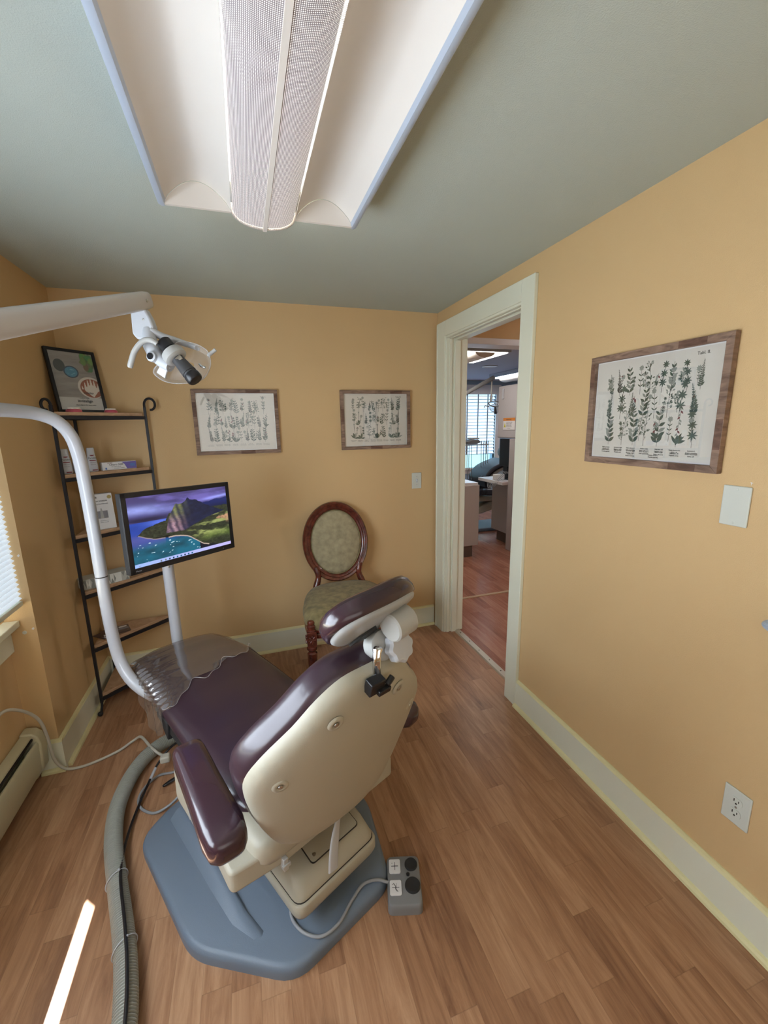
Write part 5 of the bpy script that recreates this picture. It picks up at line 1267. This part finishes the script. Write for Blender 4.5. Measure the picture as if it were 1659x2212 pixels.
obj('door_handle', MB().box(3.005, 3.02, 4.555, 4.585, 1.80, 1.92), M['white'], w_, bevel=.004)
T_ = frame((3.017, 4.49, 1.50), (0, -1, 0), (0, 0, 1)); 
mb = MB().box(-.06, .18, -.065, .04, 0, .001, 0); mb.box(-.06, .18, .04, .075, 0, .0012, 1); mb.prism([(-.045, -.035), (-.005, -.035), (-.025, .015)], .001, .0018, mi=2)
mb.lathe([(.006, .0018), (.001, .002)], (-.025, -.022, 0), seg=10, mi=3)
text_into(mb, 'WARNING', .022, Matrix.Translation((.0, .049, .0012)), 3); text_into(mb, 'This X-ray unit may be', .013, Matrix.Translation((.005, .020, .0012)), 3); text_into(mb, 'dangerous to patient', .013, Matrix.Translation((.005, .003, .0012)), 3); text_into(mb, 'and operator unless', .013, Matrix.Translation((.005, -.014, .0012)), 3); text_into(mb, 'safe exposure factors', .013, Matrix.Translation((.005, -.031, .0012)), 3); text_into(mb, 'are observed', .013, Matrix.Translation((.02, -.050, .0012)), 3)
obj('warning_sticker', mb.xf(T_), [M['whitelabel'], M['orange'], M['yellow'], M['textdark']], w_)
t = thing('monitor', 'back of a black monitor on the far right worktop', 'monitor', (3.12, 4.56, .83))
obj('casing', MB().box(3.05, 3.09, 4.42, 4.66, .99, 1.325), M['black'], t, bevel=.004)
obj('stand', MB().box(3.06, 3.12, 4.50, 4.58, .83, 1.0).box(3.03, 3.2, 4.44, 4.64, .83, .84), M['black'], t)
t = thing('coiled_cables', 'tangle of grey cables hanging over the edge of the far right worktop', 'cable', (2.98, 4.5, .83))
for k in range(5):
    y = 4.40+.035*k; obj('cable', MB().tube(spline([(3.06, y+.04, .90), (3.0, y, .93), (2.90, y-.01, .86), (2.84, y, .78-.012*k), (2.845, y+.04, .75), (2.87, y+.07, .80), (2.96, y+.05, .84)], 5), .004, 6), M['cordgrey'], t, smooth=50)
obj('holder', MB().box(2.88, 3.0, 4.45, 4.53, .83, .90), M['whitelabel'], t, bevel=.006)
# far dental chair (side view)
t = thing('dental_chair', 'dark vinyl dental chair in the far room, seen through the doorway between the cabinets', 'dental chair', (3.35, 5.4, 0), R(0))
def slab(pts, th, w0, w1, m, nm, par=t, **k):
    P = [Vector((a, b)) for a, b in pts]; top = []; bot = []
    for i, p in enumerate(P):
        d_ = (P[min(i+1, len(P)-1)]-P[max(i-1, 0)]).normalized(); n_ = Vector((-d_.y, d_.x)); top.append(p+n_*th/2); bot.append(p-n_*th/2)
    poly = [(a.x, a.y) for a in top]+[(a.x, a.y) for a in bot[::-1]]
    return obj(nm, MB().prism(poly, w0, w1, axis=1), m, par, bevel=min(.02, th*.35), seg=3, **k)
bs = [(a, b) for a, b, _ in [tuple(p) for p in spline([(3.20, .62, 0), (3.19, .76, 0), (3.26, .86, 0), (3.40, .93, 0), (3.60, .985, 0)], 5)]]
slab(bs, .055, 5.15, 5.62, M['charcoal'], 'back_cushion')
bs2 = [(a+.055, b-.05) for a, b in bs]; slab(bs2, .05, 5.17, 5.60, mat('brown_grey_shell', (.24, .21, .18), .5), 'back_shell')
slab([(3.22, .56), (2.7, .55), (2.3, .60)], .09, 5.15, 5.62, M['charcoal'], 'seat_cushion')
slab([(3.08, .80), (3.24, .66)], .035, 5.10, 5.15, M['charcoal'], 'armrest'); slab([(3.10, .585), (3.45, .56)], .09, 5.02, 5.13, M['charcoal'], 'armrest')
obj('lift_arm', MB().prism([(3.0, .20), (3.45, .30), (3.45, .42), (3.30, .40), (3.0, .30)], 5.25, 5.5, axis=1), M['shell'], t, bevel=.02, seg=3)
obj('seat_frame', MB().box(2.6, 3.5, 5.2, 5.55, .42, .50), M['shell'], t, bevel=.02)
obj('floor_plate', MB().prism(rpoly([(2.8, 5.15), (3.5, 5.1), (3.75, 5.3), (3.75, 5.6), (2.8, 5.65)], .08), 0, .05), M['base'], t, bevel=.01)
obj('headrest', MB().sphere((3.60, 5.40, 1.10), .09, 16, sx=.7, sy=1.4, sz=1.0), M['pedal'], t, smooth=60)
obj('headrest_bar', MB().tube([(3.56, 5.40, .98), (3.62, 5.40, 1.07)], .012, 8), M['chrome'], t)
# delivery unit with hanging handpiece hoses
t = thing('delivery_unit', 'dental instrument tray with thin hoses hanging in front of the far window', 'instrument unit', (2.7, 5.55, 0))
obj('tray_arm', MB().tube([(2.55, 5.6, 1.15), (2.85, 5.55, 1.21), (3.0, 5.5, 1.225)], .02, 10), M['knob'], t, smooth=50)
obj('post', MB().tube([(2.55, 5.6, 0), (2.55, 5.6, 1.17)], .03, 14).lathe([(.2, 0), (.2, .03), (.04, .05)], (2.55, 5.6, 0), seg=24), M['knob'], t, smooth=40)
obj('control_head', MB().prism([(3.02, 1.225), (3.16, 1.225), (3.24, 1.25), (3.20, 1.29), (3.08, 1.29), (3.02, 1.26)], 5.42, 5.62, axis=1), M['pedal'], t, bevel=.01)
obj('handpiece_bar', MB().box(2.98, 3.38, 5.44, 5.47, 1.205, 1.222), M['knob'], t)
obj('touchpad', MB().box(3.09, 3.22, 5.44, 5.56, 1.295, 1.315), M['knob'], t, bevel=.004)
for k, x in enumerate((3.03, 3.06, 3.10, 3.26, 3.30, 3.335, 3.37)):
    h_ = obj('handpiece_hose', MB().tube(spline([(x, 5.45, 1.21), (x-.005, 5.44, 1.0), (x+.0-.01*(k > 3), 5.44, .84), (x+.02-.05*(k > 3), 5.46, .74-.01*k), (x+.03-.08*(k > 3), 5.5, .72)], 5), .005, 6), M['pedal'], t, smooth=50)
    if k > 2: obj('handpiece', MB().tube([(x, 5.455, 1.20), (x+.002, 5.45, 1.27)], .007, 8), M['steel'], h_)
# far dental lamp
t = thing('dental_lamp', 'small dental lamp hanging from a slanting arm in front of the far window', 'dental lamp', (3.02, 4.8, 1.7))
obj('arm', MB().tube([(2.25, 4.75, 1.70), (3.02, 4.80, 2.075)], .026, 12), M['pedal'], t, smooth=50)
obj('arm_post', MB().tube([(2.25, 4.75, 1.70), (2.25, 4.75, 2.27)], .03, 12), M['pedal'], t, smooth=50)
obj('drop_rod', MB().tube([(2.995, 4.8, 2.06), (2.995, 4.8, 1.86)], .010, 10).tube([(2.995, 4.8, 1.86), (2.99, 4.8, 1.79)], .016, 10), M['knob'], t, smooth=50)
ring = lambda cx, cz, rx, rz, a0=0, a1=2*PI, n=20: [(cx+rx*math.cos(a), 4.79+.02*math.sin(a), cz+rz*math.sin(a)) for a in np.linspace(a0, a1, n)]
obj('lamp_frame', MB().tube(ring(3.04, 1.755, .085, .035), .007, 8).tube(ring(3.05, 1.70, .08, .050, 0, 2*PI), .004, 8), M['pedal'], t, smooth=50)
obj('handle', MB().tube([(2.955, 4.78, 1.72), (2.93, 4.78, 1.725), (2.90, 4.78, 1.735), (2.885, 4.78, 1.71)], .007, 8), M['pedal'], t, smooth=50)
obj('lens_barrel', MB().tube([(3.04, 4.78, 1.72), (3.045, 4.77, 1.63)], [.014, .018], 12), M['black'], t, smooth=50)
obj('clear_shield', MB().sphere((3.05, 4.79, 1.70), .075, 14, sy=.3, sz=.7), M['clear'], t, smooth=60)
